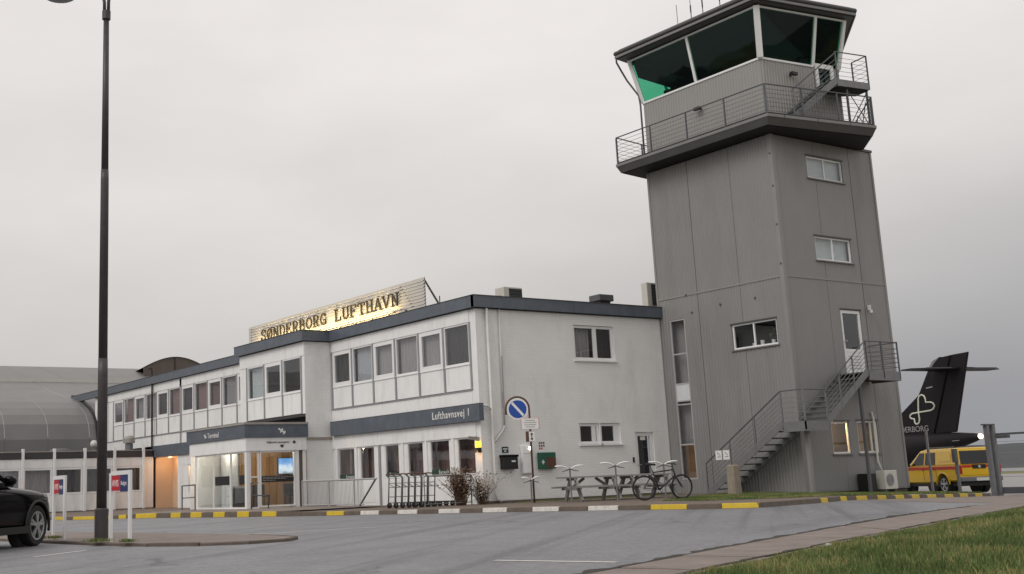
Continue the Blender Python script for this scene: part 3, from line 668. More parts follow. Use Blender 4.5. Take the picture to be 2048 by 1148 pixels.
    # dark and white pipes on the far wing
    MB().tube([(X0-.12, 57.65, 0), (X0-.12, 57.65, 5.9), (X0-.12, 57.65, 6.95), (X0-.2, 57.65, 7.08), (X0-.3, 57.65, 7.0)], .05).build('downpipe', 'black_pipe', T, smooth=True)
    MB().tube([(X0-.12, 64.4, 6.2), (X0-.12, 64.4, 3.9), (X0-.35, 64.6, 3.6)], .05).build('downpipe', 'pipe_white', T, smooth=True)
terminal()
def vestibule():
    cx, cy = 19.27, 39.5; x1, y1 = 21.72, 44.6
    z0 = .075
    fl = MB().box(cx, cy, .03, 25.9, y1, z0).build('vestibule_floor', 'apron', T)
    V = MB().box(cx, cy+.12, 2.62, X0, y1, 3.1).build('entrance_canopy', 'roof_felt', T)
    strip('band_panel', 'blue_fascia', V, 'x', cx-.12, cx-.0, cy-.12, y1+.05, 2.61, 3.08, 2)
    strip('band_panel', 'blue_fascia', V, 'y', cy-.117, cy, cx+.002, x1+.05, 2.612, 3.078, 1)
    MB().box(cx-.15, cy-.15, 3.082, x1+.05, cy+.2, 3.16).box(cx-.15, cy+.2, 3.082, cx+.3, y1+.05, 3.16).box(cx+.3, cy+.2, 3.102, X0, y1, 3.14).build('roof_edge', 'flashing', V)
    strip('canopy_fascia', 'white_panel', V, 'x', cx-.06, cx+.06, cy-.06, y1-.1, 2.13, 2.605, 1)
    strip('canopy_fascia', 'white_panel', V, 'y', cy-.058, cy+.06, cx+.062, x1, 2.132, 2.605, 1)
    MB().box(cx+.06, cy+.06, 2.5, 25.9, y1, 2.6).build('ceiling', 'interior_wall', V)
    # lettering on the band and fascia
    text_obj('lettering', 'Terminal', 'sign_white', V, .28, (cx-.126, 42.62, 2.74), (0, -1, 0), (0, 0, 1), .006)
    MB().bar((cx-.126, 42.95, 2.88), (cx-.126, 42.72, 2.78), .008, .05).bar((cx-.127, 42.87, 2.74), (cx-.127, 42.83, 2.92), .008, .035).build('aircraft_mark', 'sign_white', V)
    MB().bar((20.52, cy-.123, 2.93), (20.8, cy-.123, 2.76), .008, .06).bar((20.6, cy-.124, 2.78), (20.7, cy-.124, 2.93), .008, .05).bar((20.72, cy-.1245, 2.72), (20.8, cy-.1245, 2.84), .008, .05).build('aircraft_mark', 'sign_white', V)
    text_obj('lettering', 'Afgående passagerer', 'sign_txt', V, .115, (20.05, cy-.064, 2.40), (1, 0, 0), (0, 0, 1), .004)
    MB().disc((21.2, cy-.061, 2.43), .055, (0, 1, 0), .006, 14).plane_prism([(21.12, 2.40), (21.28, 2.40), (21.2, 2.50)], 'y', cy-.066, cy-.062).plane_prism([(20.62, 2.34), (20.76, 2.34), (20.76, 2.28), (20.69, 2.22), (20.62, 2.28)], 'y', cy-.066, cy-.06).build('pictogram', 'sign_txt', V)
    # glazing: left face and right face
    wl = window(T, 'x', cx, cy+.12, 43.95, z0, 2.13, .06, .08, splits=(40.92, 42.42), gm='glass_clear', name='glazing')
    MB().box(cx-.02, cy-.02, z0, cx+.11, cy+.11, 2.13).build('corner_post', 'white_frame', T); MB().box(cx, 43.96, z0, cx+.1, 44.12, 2.13).build('corner_post', 'white_frame', T)
    wr = window(T, 'y', cy, 19.8, 21.26, z0+.04, 2.13, .055, .08, gm='glass_clear', name='glazing')
    wd = window(T, 'y', cy+.01, 19.4, 19.78, z0, 2.13, .05, .08, zs=(1.2,), gm='glass_clear', name='side_light')
    MB().box(21.27, cy, z0, 21.42, cy+.1, 2.13).box(21.58, cy, z0, 21.72, cy+.1, 2.13).build('jamb', 'white_frame', T)
    MB().box(21.425, cy+.02, z0, 21.575, cy+.1, 2.13).build('jamb_panel', 'brown_wall', T)
    MB().box(cx, y1-.1, z0, X0, y1, 2.6).build('end_wall', 'white_panel', T)
    bn = MB().box(19.86, cy+.03, 1.0, 21.2, cy+.034, 1.22).build('window_banner', 'trim_black', wr)
    m = MB()
    for zz, n in ((1.16, 9), (1.11, 7), (1.05, 4)):
        q = 19.92
        for k in range(n): L_ = random.uniform(.06, .16); m.box(q, cy+.0265, zz, q+L_, cy+.0295, zz+.022); q += L_+.03
    m.build('small_print', 'mullion_grey', wr)
    MB().box(cx+.03, 40.95, .95, cx+.034, 42.3, 1.28).build('window_banner', 'trim_black', wl)
    MB().box(cx+.03, 39.75, .95, cx+.034, 40.2, 1.28).build('window_banner', 'trim_black', wl)
    # inside: timber walls, skirting, ceiling lights
    MB().box(20.35, 42.3, z0, 25.8, 42.4, 2.5).build('timber_wall', 'wood', T)
    for i in range(9): MB().box(20.4+i*.6, 42.285, z0, 20.412+i*.6, 42.299, 2.5).build('batten', 'brown_wall', T)
    MB().box(20.4, 43.9, z0, 24, 44.0, 2.5).build('inner_wall', 'blind', T); MB().box(20.3, 42.4, z0, 20.36, 43.9, 2.5).build('inner_wall', 'blind', T)
    point_light('ceiling_light', (20.9, 40.6, 2.2), 50, (1, .80, .55), .2); point_light('ceiling_light', (20.0, 43.1, 2.2), 34, (1, .86, .66), .2)
    for c in ((20.9, 40.6), (20.0, 43.1)): MB().disc((*c, 2.47), .15, (0, 0, 1), .04, 16).build('ceiling_lamp', 'glow_spot', T)
vestibule()

# ------------------------------------------------------------------ roof sign with slab-serif letters
def arc(cx, cy, rx, ry, a0, a1, n=14): return [(cx+rx*math.cos(R(a0+(a1-a0)*i/n)), cy+ry*math.sin(R(a0+(a1-a0)*i/n))) for i in range(n+1)]
T1, T2 = .17, .09
def glyph(ch):
    # list of (polyline, width) in a 0.9 x 1 box; serifs are short thin bars
    s = lambda x, y, w=.34: ([(x-w/2, y), (x+w/2, y)], T2)
    l, r, b, t = .2, .72, .045, .955
    if ch == 'S': return [([(.76, .72), (.74, .84)]+arc(.46, .74, .27, .22, 30, 180, 10)+[(.24, .6), (.66, .42)]+arc(.46, .26, .28, .22, 20, -160, 12)+[(.17, .3)], .13), ([(.78, .66), (.78, .95)], T2), ([(.15, .05), (.15, .34)], T2)]
    if ch == 'Ø': return [(arc(.46, .5, .33, .43, 0, 360, 26), .14), ([(.12, -.03), (.8, 1.03)], .075)]
    if ch == 'O': return [(arc(.46, .5, .33, .43, 0, 360, 26), .14)]
    if ch == 'N': return [([(l, b), (l, t)], .11), ([(.72, b), (.72, t)], .11), ([(.2, t), (.72, b)], .16), s(.2, b), s(.72, t), s(.13, t, .26)]
    if ch == 'D': return [([(l, b), (l, t)], T1), ([(.1, t), (.45, t)]+arc(.45, .5, .33, .455, 90, -90, 14)+[(.1, b)], .11)]
    if ch == 'E': return [([(l, b), (l, t)], T1), ([(.08, t), (.76, t)], T2), ([(.08, b), (.78, b)], T2), ([(l, .5), (.56, .5)], T2), ([(.76, t), (.76, .72)], T2), ([(.78, b), (.78, .3)], T2), ([(.56, .4), (.56, .6)], T2)]
    if ch == 'F': return [([(l, b), (l, t)], T1), ([(.08, t), (.76, t)], T2), ([(l, .5), (.56, .5)], T2), ([(.76, t), (.76, .72)], T2), ([(.56, .4), (.56, .6)], T2), s(.22, b, .4)]
    if ch == 'R': return [([(l, b), (l, t)], T1), ([(.08, t), (.45, t)]+arc(.45, .72, .27, .235, 90, -90, 12)+[(.25, .48)], .11), ([(.46, .48), (.72, b)], .15), s(.22, b, .36), s(.76, b, .24)]
    if ch == 'B': return [([(l, b), (l, t)], T1), ([(.08, t), (.42, t)]+arc(.42, .735, .26, .22, 90, -90, 12)+[(.25, .515)], .11), ([(.25, .5), (.45, .5)]+arc(.45, .272, .29, .227, 90, -90, 12)+[(.08, b)], .112)]
    if ch == 'G': return [(arc(.47, .5, .34, .43, 48, 330, 22)+[(.74, .44)], .14), ([(.5, .45), (.84, .45)], T2), ([(.76, .45), (.76, .06)], .12), ([(.74, .68), (.74, .95)], T2)]
    if ch == 'L': return [([(l, b), (l, t)], T1), ([(.08, b), (.76, b)], T2), ([(.76, b), (.76, .34)], T2), s(.22, t, .38)]
    if ch == 'U': return [([(.2, t), (.2, .34)]+arc(.46, .34, .26, .29, 180, 360, 14)+[(.72, t)], .13), s(.2, t), s(.72, t)]
    if ch == 'T': return [([(.46, b), (.46, t)], T1), ([(.1, t), (.82, t)], T2), ([(.1, t), (.1, .7)], T2), ([(.82, t), (.82, .7)], T2), s(.46, b, .4)]
    if ch == 'H': return [([(l, b), (l, t)], T1-.02), ([(.72, b), (.72, t)], T1-.02), ([(l, .5), (.72, .5)], T2), s(.2, b), s(.2, t), s(.72, b), s(.72, t)]
    if ch == 'A': return [([(.14, b), (.46, t)], .10), ([(.46, t), (.80, b)], .16), ([(.27, .33), (.66, .33)], T2), s(.12, b, .28), s(.8, b, .3)]
    if ch == 'V': return [([(.12, t), (.46, b)], .16), ([(.46, b), (.78, t)], .10), s(.12, t, .3), s(.8, t, .28)]
    return []
def ribbon(mb, pts, w, dep, org, right, up, nrm, lift):
    P = [Vector((x, y)) for x, y in pts]; n = len(P); vs = []
    for i in range(n):
        d = (P[min(i+1, n-1)]-P[max(i-1, 0)])
        if (P[0]-P[-1]).length < 1e-4 and i in (0, n-1): d = P[1]-P[-2]
        d.normalize(); k = Vector((-d.y, d.x))*w/2
        for q in (P[i]-k, P[i]+k):
            base = org+right*q.x+up*q.y
            vs += [base+nrm*lift, base-nrm*dep]
    fs = []
    for i in range(n-1):
        a = i*4; b = a+4
        fs += [(a, b, b+2, a+2), (a+1, a+3, b+3, b+1), (a, a+1, b+1, b), (a+2, b+2, b+3, a+3)]
    fs += [(0, 2, 3, 1), (4*n-4, 4*n-3, 4*n-1, 4*n-2)]
    mb.add(vs, fs)
def roof_sign():
    xs = 23.42; ya, yb = 33.7, 47.6; S = thing('roof_sign', 'rooftop sign of metal slats with lit serif letters', 'sign', (xs, 40.6, 6.5))
    for k in range(9):
        z = 6.80+k*.118; MB().add([(xs-.03, ya, z), (xs+.015, ya, z+.112), (xs+.015, yb, z+.112), (xs-.03, yb, z), (xs-.018, ya, z), (xs+.027, ya, z+.112), (xs+.027, yb, z+.112), (xs-.018, yb, z)],
                                   [(0, 1, 2, 3), (7, 6, 5, 4), (0, 4, 5, 1), (1, 5, 6, 2), (2, 6, 7, 3), (3, 7, 4, 0)]).build('slat', 'slat', S)
    for y in [ya+.12+i*(yb-ya-.24)/9 for i in range(10)]:
        MB().box(xs+.036, y-.025, 6.5, xs+.09, y+.025, 7.86).bar((xs+.09, y, 7.75), (xs+.95, y, 6.52), .05, .05).build('support', 'galv_dark', S)
    txt = 'SØNDERBORG LUFTHAVN'; y = 46.35; step = 11.1/len(txt); hgt = .5
    nrm = Vector((-1, 0, 0)); rt = Vector((0, -1, 0)); up = Vector((0, 0, 1))
    for i, ch in enumerate(txt):
        g = glyph(ch)
        if g:
            mb = MB()
            for k, (pts, w) in enumerate(g): ribbon(mb, [(px*.62, py*hgt) for px, py in pts], w*.43, .03, Vector((xs-.075, y, 7.06)), rt, up, nrm, .012+.0015*k)
            mb.build('letter', 'sign_letter', S)
        y -= step
    for y in [34.6+i*1.15 for i in range(11)]:
        f = MB().box(xs-.26, y-.04, 6.5, xs-.2, y+.04, 6.80).build('lamp_bracket', 'galv_dark', S)
    MB().box(xs-.30, 35.3, 6.80, xs-.2, 46.9, 6.84).build('lamp_housing', 'galv', S)
    MB().box(xs-.195, 35.35, 6.81, xs-.185, 46.85, 6.838).build('light_strip', 'glow_strip', S)
    l = bpy.data.lights.new('sign_light', 'AREA'); l.shape = 'RECTANGLE'; l.size = .04; l.size_y = 11.0; l.energy = 340; l.color = (1, .74, .33)
    o = bpy.data.objects.new('sign_light', l); COL.objects.link(o); o.location = (xs-.5, 41.0, 6.76)
    d = Vector((.42, 0, .9)).normalized(); zc = -d; yc = Vector((0, 1, 0)); o.rotation_euler = Matrix((yc.cross(zc), yc, zc)).transposed().to_euler()
roof_sign()
def roof_units():
    def ac(loc, w, d, hgt, label, dark=True):
        x, y, z = loc; t = thing('rooftop_air_conditioner', label, 'air conditioner', loc)
        MB().box(x, y, z, x+w, y+d, z+hgt).build('housing', 'ac_white', t, bevel=.02)
        g = MB().box(x+w*.28, y-.012, z+.08, x+w*.97, y-.002, z+hgt-.06).build('grille', 'ac_dark', t)
        for k in range(7): MB().box(x+w*.28, y-.02, z+.1+k*(hgt-.2)/7, x+w*.97, y-.0125, z+.115+k*(hgt-.2)/7).build('louvre', 'galv_dark', g)
        if d > .4: MB().disc((x-.006, y+d*.5, z+hgt*.5), .2, (1, 0, 0), .01, 16).build('fan_grille', 'ac_dark', t)
        return t
    ac((26.05, 32.6, 6.51), .85, .5, .98, 'white air conditioner with dark grille on the roof near its front corner')
    ac((32.12, 31.6, 6.9), .8, .3, .95, 'cream air conditioner half hidden behind the grey tower')
    MB().box(31.9, 31.4, 6.3, 33.0, 32.8, 6.9).build('plinth', 'roof_felt', T)
    t = thing('roof_vent', 'black square roof vent cowl above the gable', 'vent', (31.1-.25, 33.0, 6.5))
    MB().box(30.85-.02, 32.8, 6.5, 31.35, 33.2, 7.3).build('duct', 'ac_dark', t); MB().box(30.72, 32.7, 7.25, 31.45, 33.3, 7.5).build('cowl', 'galv_dark', t, bevel=.03)
    t = thing('roof_aerial', 'short thin aerial on the roof edge beside the lit sign', 'aerial', (X0+.1, 32.35, 6.5)); MB().tube([(X0+.1, 32.35, 6.5), (X0+.1, 32.35, 6.95)], .02).build('rod', 'galv_dark', t)
roof_units()

# ------------------------------------------------------------------ low annex and hangar
def annex():
    y = 57.42; A = thing('low_annex', 'low flat-roofed white annex with evenly spaced posts left of the terminal', 'building', (16, y, 0))
    MB().box(-12, y+.1, 2.55, X0-.2, 66, 2.9).build('roof', 'roof_felt', A)
    MB().box(-12, y+1.5, 0, X0-.2, 65.5, 2.5).build('core_wall', 'interior_wall', A)
    MB().box(-12, y-.06, 2.885, X0-.14, y+.2, 2.93).build('roof_edge', 'flashing', A)
    ps = [22.28-1.495*i for i in range(14)]
    for i, x in enumerate(ps):
        MB().box(x-.055, y-.16, .05, x+.055, y+.0, 3.05).build('post', 'white_frame', A)
    edges = [X0-.14]+ps
    for a1, a0 in zip(edges, edges[1:]):
        if a1-a0 < .9:
            MB().box(a0+.06, y+.0, 0.08, a1, y+.08, 2.56).build('wall_panel', 'white_panel', A); continue
        MB().box(a0+.06, y+.0, 2.14, a1-.06, y+.08, 2.56).build('wall_panel', 'white_panel', A)
        MB().box(a0+.06, y+.0, .08, a1-.06, y+.08, .86).build('wall_panel', 'white_panel', A)
        w = window(A, 'y', y+.01, a0+.06, a1-.06, .87, 2.13, .09, .07, gm='glass_dark')
        curtain(A, 'y', y+.3, a0+.1, a1-.1, .9, 2.1, random.choice(['curtain', 'blind', 'interior_dark', 'curtain']))
    for a1, a0 in zip(edges, edges[1:]): MB().box(a0+.06, y-.05, 2.58, a1-.06, y+.0, 2.88).build('fascia_panel', 'dark_fascia', A)
    MB().box(-12, y-.02, 0, X0-.2, y+.02, .08).build('plinth', 'kerb', A)
    t = thing('roof_exhaust', 'stubby grey exhaust cowl on the annex roof beside the terminal wall', 'vent', (22.0, 58.6, 2.9))
    MB().tube([(22.0, 58.6, 2.9), (22.0, 58.6, 3.3)], .2, 14).build('duct', 'galv', t); MB().tube([(22.0, 58.6, 3.32), (22.0, 58.6, 3.55), (22, 58.6, 3.68)], [.3, .3, .18], 14).build('cowl', 'flashing', t)
    t = thing('roof_skylight', 'low domed skylight on the annex roof left of the lamp post', 'skylight', (18.5, 59.5, 2.9))
    MB().loft([[(18.75+.55*math.cos(a)*k, 59.5+.5*math.sin(a)*k, z) for a in (2*math.pi*i/20 for i in range(20))] for k, z in ((1, 2.9), (1, 2.98), (.85, 3.08), (.5, 3.12))]).build('dome', 'galv_dark', t, smooth=True)
    t = thing('roof_globe', 'small pale globe vent on the annex roof, right by the lamp post', 'vent', (20.72, 60.2, 2.9))
    MB().tube([(20.72, 60.2, 2.9), (20.72, 60.2, 3.2)], .06).build('stem', 'galv', t); MB().loft([[(20.72+.2*math.cos(p)*math.cos(a), 60.2+.2*math.cos(p)*math.sin(a), 3.36+.2*math.sin(p)) for a in (2*math.pi*i/14 for i in range(14))] for p in (-1.3, -.8, -.3, .3, .8, 1.3)]).build('globe', 'pipe_white', t, smooth=True)
annex()
def hangar():
    H = thing('hangar', 'large grey hangar with a curved metal shoulder and long roof', 'hangar', (0, 74, 0))
    prof = [(66.0, 0), (65.95, 2.6), (66.0, 3.9), (66.25, 4.75), (66.75, 5.3), (67.5, 5.72), (68.6, 6.14), (70.6, 6.64), (74.0, 7.35), (77.6, 8.22)]
    prof2 = [(77.9, 8.40), (81, 9.15), (84.5, 9.92), (100, 9.9)]
    def shell(P, x0, x1, m, name, n):
        L = (x1-x0)/n
        for k in range(n):
            a, b = x0+k*L+.006, x0+(k+1)*L-.006; mb = MB(); j = random.uniform(-.004, .004)
            for (ya, za), (yb, zb) in zip(P, P[1:]): mb.add([(a, ya, za+j), (b, ya, za+j), (b, yb, zb+j), (a, yb, zb+j)], [(0, 1, 2, 3)])
            mb.build(name, m, H, smooth=True)
    shell(prof[:8], -34, 46, 'hangar', 'roof_sheet', 34); shell(prof[7:], -34, 46, 'hangar', 'roof_sheet', 34); shell(prof2, -34, 46, 'hangar', 'roof_sheet', 34)
    MB().box(-34, 77.3, 8.10, 46, 77.9, 8.38).build('roof_step', 'hangar_light', H)
    MB().box(-34, 66.2, .0, 46, 100, 4).build('core_wall', 'interior_dark', H)
    # vaulted roof dormer
    D = MB(); xs = [31.1+4.9*i/16 for i in range(17)]; zt = [9.35+1.0*math.sin(math.pi*(.07+.86*i/16)) for i in range(17)]
    for i in range(16): D.add([(xs[i], 79.9, zt[i]), (xs[i+1], 79.9, zt[i+1]), (xs[i+1]+2.5, 96, zt[i+1]), (xs[i]+2.5, 96, zt[i])], [(0, 1, 2, 3)])
    d = D.build('roof_dormer', 'hangar_light', H, smooth=True)
    E_ = MB(); E_.plane_prism([(xs[0], 8.4)]+list(zip(xs, zt))+[(xs[-1], 8.4)], 'y', 80.0, 80.1).build('end_wall', 'brown_wall', d)
    MB().box(33.4, 79.96, 8.5, 33.46, 79.99, 10.3).build('joint', 'trim_black', d)
    MB().bar((X0-.03, 65.95, 3.2), (X0-.03, 66.05, 4.4), .08, .14, (1, 0, 0)).build('seal', 'trim_black', H)
    for (ya, za), (yb, zb) in zip(prof[2:8], prof[3:8]): MB().bar((X0-.03, ya-.05, za+.05), (X0-.03, yb-.05, zb+.05), .10, .16, (1, 0, 0)).build('seal', 'trim_black', H)
hangar()

# ------------------------------------------------------------------ control tower
XT, YT, XR, YL = 31.3, 24.67, 36.64, 30.3
TW = thing('control_tower', 'square grey ribbed control tower with dark glazed cab and outside stairs', 'tower', (XT, YT, 0))
def rails(parent, P, z_lo, zs, r=.012, name='rail', m='galv_dark'):
    # horizontal tubes following the floor points P (x, y, z)
    for dz in zs:
        MB().tube([(x, y, z+dz) for x, y, z in P], r, 6).build(name, m, parent)
def posts(parent, P, hgt, w=.04, base=-.12, m='galv_dark'):
    for x, y, z in P: MB().box(x-w/2, y-w/2, z+base, x+w/2, y+w/2, z+hgt).build('post', m, parent)
def tower():
    lw = [(25.14, 27.02, 4.73, 5.58)]
    st = (29.08, 29.8, .52, 6.1)
    le = [24.76, 26.5, 28.4, YL]; rows = [(0.0, 6.9), (6.905, 11.66)]
    for a0, a1 in zip(le, le[1:]):
        for z0, z1 in rows:
            MB().wall('x', XT, a0+.008, a1-.008, z0, z1, [h for h in lw+[st] if h[0] < a1 and h[1] > a0 and h[3] <= z1+.1 and h[2] < z1], pitch=.125, dep=.019, rev=.1).build('cladding_panel', 'clad', TW)
    rw = [(33.05, 34.95, 10.36, 11.14), (33.05, 34.95, 7.54, 8.36), (33.98, 35.06, 3.72, 5.92), (32.86, 33.78, 1.16, 2.2), (34.2, 35.28, 1.16, 2.22)]
    re = [31.42, 33.45, 35.35, XR]
    for a0, a1 in zip(re, re[1:]):
        for z0, z1 in rows:
            MB().wall('y', YT, a0+.008, a1-.008, z0, z1, [h for h in rw if h[0] < a1 and h[1] > a0 and h[3] <= z1 and h[2] >= z0], pitch=.075, dep=.005, rev=.1).build('cladding_panel', 'clad', TW)
    MB().wall('x', XR, YT, YL, 0, 11.66).wall('y', YL, XT, XR, 0, 11.66).build('rear_wall', 'clad', TW)
    MB().box(32.7, 26.2, 0, 36.4, 30.1, 11.6).build('core_wall', 'interior_dark', TW)
    for z in (0.02, 3.4, 6.8, 9.4): MB().box(XT+.12, YT+.12, z, XR-.1, YL-.1, z+.2).build('floor_slab', 'interior_dark', TW)
    MB().box(XT-.035, YT-.035, 0, XT+.0, YT+.12, 11.66).box(XT+.0, YT-.035, 0, XT+.13, YT+.0, 11.66).build('corner_trim', 'clad_trim', TW)
    MB().box(XR-.06, YT-.03, -.0, XR+.03, YT+.04, 11.7).build('corner_trim', 'clad_trim', TW)
    MB().box(XT-.03, YL-.06, 0, XT+.03, YL+.03, 11.66).build('corner_trim', 'clad_trim', TW)
    MB().box(XT-.032, YT+.12, 6.87, XT-.02, YL-.06, 6.93).box(XT+.13, YT-.02, 6.87, XR-.06, YT-.008, 6.93).build('flashing', 'clad_trim', TW)
    MB().box(XT-.03, YT+.12, -.02, XT-.005, YL, .05).box(XT+.1, YT-.03, -.02, XR, YT-.006, .05).build('base_flashing', 'slab_light', TW)
    MB().box(XT+.06, YT+.06, -.45, XR-.02, YL-.1, -.0).build('plinth', 'kerb', TW)
    MB().box(35.9, YT-.06, 11.66, XR+.05, YT+.3, 11.74).build('top_trim', 'slab_metal', TW)
    # windows
    def sash(axis, c, a0, a1, z0, z1, sp, gm, back=None, fw=.05):
        w = window(TW, axis, c+.03, a0+.01, a1-.01, z0+.01, z1-.01, fw, .06, splits=sp, gm=gm)
        MB().pbox(axis, c-.07, c+.03, a0-.06, a1+.06, z0-.045, z0-.005).build('sill', 'slab_light', w)
        MB().pbox(axis, c-.045, c-.024, a0-.04, a1+.04, z1, z1+.04).build('head_trim', 'slab_metal', w)
        if back: MB().pbox(axis, c+.2, c+.21, a0, a1, z0, z1).build('blind', back, TW)
    sash('x', XT, *lw[0], (26.12,), 'glass_clear')
    sash('y', YT, *rw[0], (33.98,), 'glass_clear', 'blind'); sash('y', YT, *rw[1], (33.98,), 'glass_clear', 'blind')
    sash('y', YT, *rw[3], (), 'glass_clear'); sash('y', YT, *rw[4], (34.95,), 'glass_clear', 'wood')
    MB().box(32.9, YT+.9, 1.1, 33.8, YT+.95, 1.85).build('inner_wall', 'wood', TW); MB().box(32.3, YT+1.2, .2, 36, YT+1.25, 3).build('inner_wall', 'interior_wall', TW)
    point_light('room_light', (33.3, YT+.5, 2.0), 45, (1, .62, .25))
    # stair-light strip on the left face
    w = MB()
    for a in (st[0], st[1]-.05): w.box(XT-.01, a, st[2], XT+.06, a+.05, st[3])
    for z in (.52, 1.69, 3.08, 3.2, 3.8, 4.85, 6.05): w.box(XT-.008, st[0]+.05, z, XT+.058, st[1]-.05, z+.05)
    w = w.build('window', 'rail_pale', TW)
    for z0, z1 in ((.57, 1.69), (1.74, 3.08), (3.85, 4.85), (4.9, 6.05)): MB().box(XT+.025, st[0]+.05, z0, XT+.031, st[1]-.05, z1).build('pane', 'glass_dark', w)
    MB().box(XT+.005, st[0]+.05, 3.25, XT+.03, st[1]-.05, 3.8).build('infill_panel', 'blind', w)
    MB().box(XT+.3, 28.9, .5, XT+.33, 29.9, 1.7).build('inner_board', 'wood', TW)
    MB().box(XT+.35, 28.8, 1.75, XT+.4, 30.1, 6.2).build('inner_wall', 'curtain', TW)
    # upper door
    d = window(TW, 'y', YT+.02, 34.0, 35.04, 3.74, 5.9, .1, .07, zs=(4.55,), gm='glass_dark', name='door')
    MB().box(34.1, YT+.03, 3.84, 34.94, YT+.055, 4.5).build('lower_panel', 'white_frame', d)
    for k in range(5): MB().box(34.2, YT+.022, 3.95+k*.1, 34.84, YT+.029, 3.965+k*.1).build('groove', 'mullion_grey', d)
    MB().tube([(34.06, YT+.02, 4.85), (34.06, YT-.04, 4.85), (34.16, YT-.04, 4.85)], .013).build('handle', 'alloy', d)
    MB().box(33.96, YT-.03, 5.925, 35.1, YT-.012, 5.96).build('door_trim', 'slab_metal', TW)
    MB().box(35.45, YT-.12, 5.95, 35.52, YT-.03, 6.12).disc((35.48, YT-.14, 5.9), .05, (0, 0, 1), .1, 10).build('wall_lamp', 'pipe_white', TW)
    for a, z in ((25.9, 6.35), (27.4, 6.35), (28.7, 6.25), (28.9, 6.9), (24.72, 8.6), (24.72, 9.9), (24.72, 7.3), (24.72, 11)): MB().disc((XT-.04, a, z), .035, (1, 0, 0), .03, 8).build('bracket_bolt', 'galv_dark', TW)
    # gallery slab
    S = [(30.42, 23.98), (35.05, 23.22), (38.0, 26.2), (38.0, 28.75), (35.05, 31.65), (30.36, 30.95)]
    cx, cy = 33.6, 27.45; ins = lambda k: [(x+(cx-x)*k, y+(cy-y)*k) for x, y in S]
    MB().loft([[(x, y, 11.72) for x, y in ins(.035)], [(x, y, 11.96) for x, y in ins(.004)]]).build('gallery_fascia', 'slab_metal', TW)
    MB().prism(S, 11.962, 12.06).build('gallery_deck', 'slab_light', TW)
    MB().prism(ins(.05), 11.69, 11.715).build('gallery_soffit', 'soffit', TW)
    for (x0, y0), (x1, y1) in zip(ins(.0), ins(.0)[1:]):
        for t in (.15, .45, .75): MB().box(x0+(x1-x0)*t-.006, y0+(y1-y0)*t-.012, 11.97, x0+(x1-x0)*t+.006, y0+(y1-y0)*t+.0, 12.05).build('joint', 'trim_black', TW)
    G = [(x, y, 12.06) for x, y in ins(.018)]
    gr = MB().tube([(x, y, 13.08) for x, y, z in G+[G[0]]], .024, 8).build('gallery_railing', 'galv_dark', TW)
    for k in range(6): MB().tube([(x, y, 12.18+k*.148) for x, y, z in G+[G[0]]], .007, 6).build('wire', 'galv_dark', gr)
    MB().tube([(x, y, 12.1) for x, y, z in G+[G[0]]], .03, 6).build('kick_rail', 'black_pipe', gr)
    for i in range(6):
        (x0, y0, z), (x1, y1, _) = G[i], G[(i+1) % 6]; L = math.dist((x0, y0), (x1, y1)); n = max(1, round(L/1.6))
        for k in range(n):
            t = k/n; x, y = x0+(x1-x0)*t, y0+(y1-y0)*t
            if i == 1 and 0 < k: continue
            MB().box(x-.022, y-.022, z-.1, x+.022, y+.022, z+1.03).build('post', 'galv_dark', gr)
            if k == 0: MB().box(x+.05, y+.07, z-.1, x+.09, y+.11, z+1.0).build('post', 'galv', gr)
    for p, q in (((35.3, 23.7), (36.4, 24.8)), ((36.4, 24.8), (37.4, 25.8))):
        for a, b in ((0, 1), (1, 0)): MB().tube([(*p, 12.1+a*.95), (*q, 12.1+b*.95)], .016, 6).build('brace', 'galv_dark', gr)
    # cab
    CW = [(31.35, 24.78), (34.92, 24.36), (37.2, 26.65), (37.2, 28.3), (34.92, 30.62), (31.3, 30.22)]
    CH = [(30.99, 24.45), (34.90, 23.90), (37.65, 26.5), (37.65, 28.45), (34.92, 31.05), (30.95, 30.45)]
    RF = [(30.66, 24.17), (35.06, 23.53), (38.05, 26.35), (38.05, 28.6), (35.1, 31.45), (30.48, 30.68)]
    zs, zh = 14.38, 16.06
    def corr(p, q, z0, z1, pitch=.125, dep=.026):
        p, q = Vector((*p, 0)), Vector((*q, 0)); L = (q-p).length; d = (q-p)/L; n = Vector((d.y, -d.x, 0)); mb = MB(); a = 0.; pts = []
        while a < L: 
            for fr, o in ((0, 0), (.3, 0), (.5, dep), (.8, dep)):
                if a+fr*pitch < L: pts.append(p+d*(a+fr*pitch)+n*o)
            a += pitch
        pts.append(q)
        for u, v in zip(pts, pts[1:]): mb.add([u+Vector((0, 0, z0)), v+Vector((0, 0, z0)), v+Vector((0, 0, z1)), u+Vector((0, 0, z1))], [(0, 1, 2, 3)])
        return mb
    for i in range(6):
        p, q = CW[i], CW[(i+1) % 6]
        if i == 0:
            P, Q = Vector(p), Vector(q); a, b = P+(Q-P)*.68, P+(Q-P)*.93
            corr(p, tuple(a), 12.06, zs).build('cab_wall', 'clad_cab', TW); corr(tuple(b), q, 12.06, zs).build('cab_wall', 'clad_cab', TW); corr(tuple(a), tuple(b), 12.06, 13.5).build('cab_wall', 'clad_cab', TW)
        else: corr(p, q, 12.06, zs).build('cab_wall', 'clad_cab', TW)
    ci = lambda P, k: [(x+(33.9-x)*k, y+(27.45-y)*k) for x, y in P]
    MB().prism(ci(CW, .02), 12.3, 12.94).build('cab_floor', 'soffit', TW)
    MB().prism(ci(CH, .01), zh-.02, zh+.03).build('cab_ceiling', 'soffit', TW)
    rf = MB().prism(ci(RF, .02), zh+.035, zh+.32).build('cab_roof', 'slab_metal', TW)
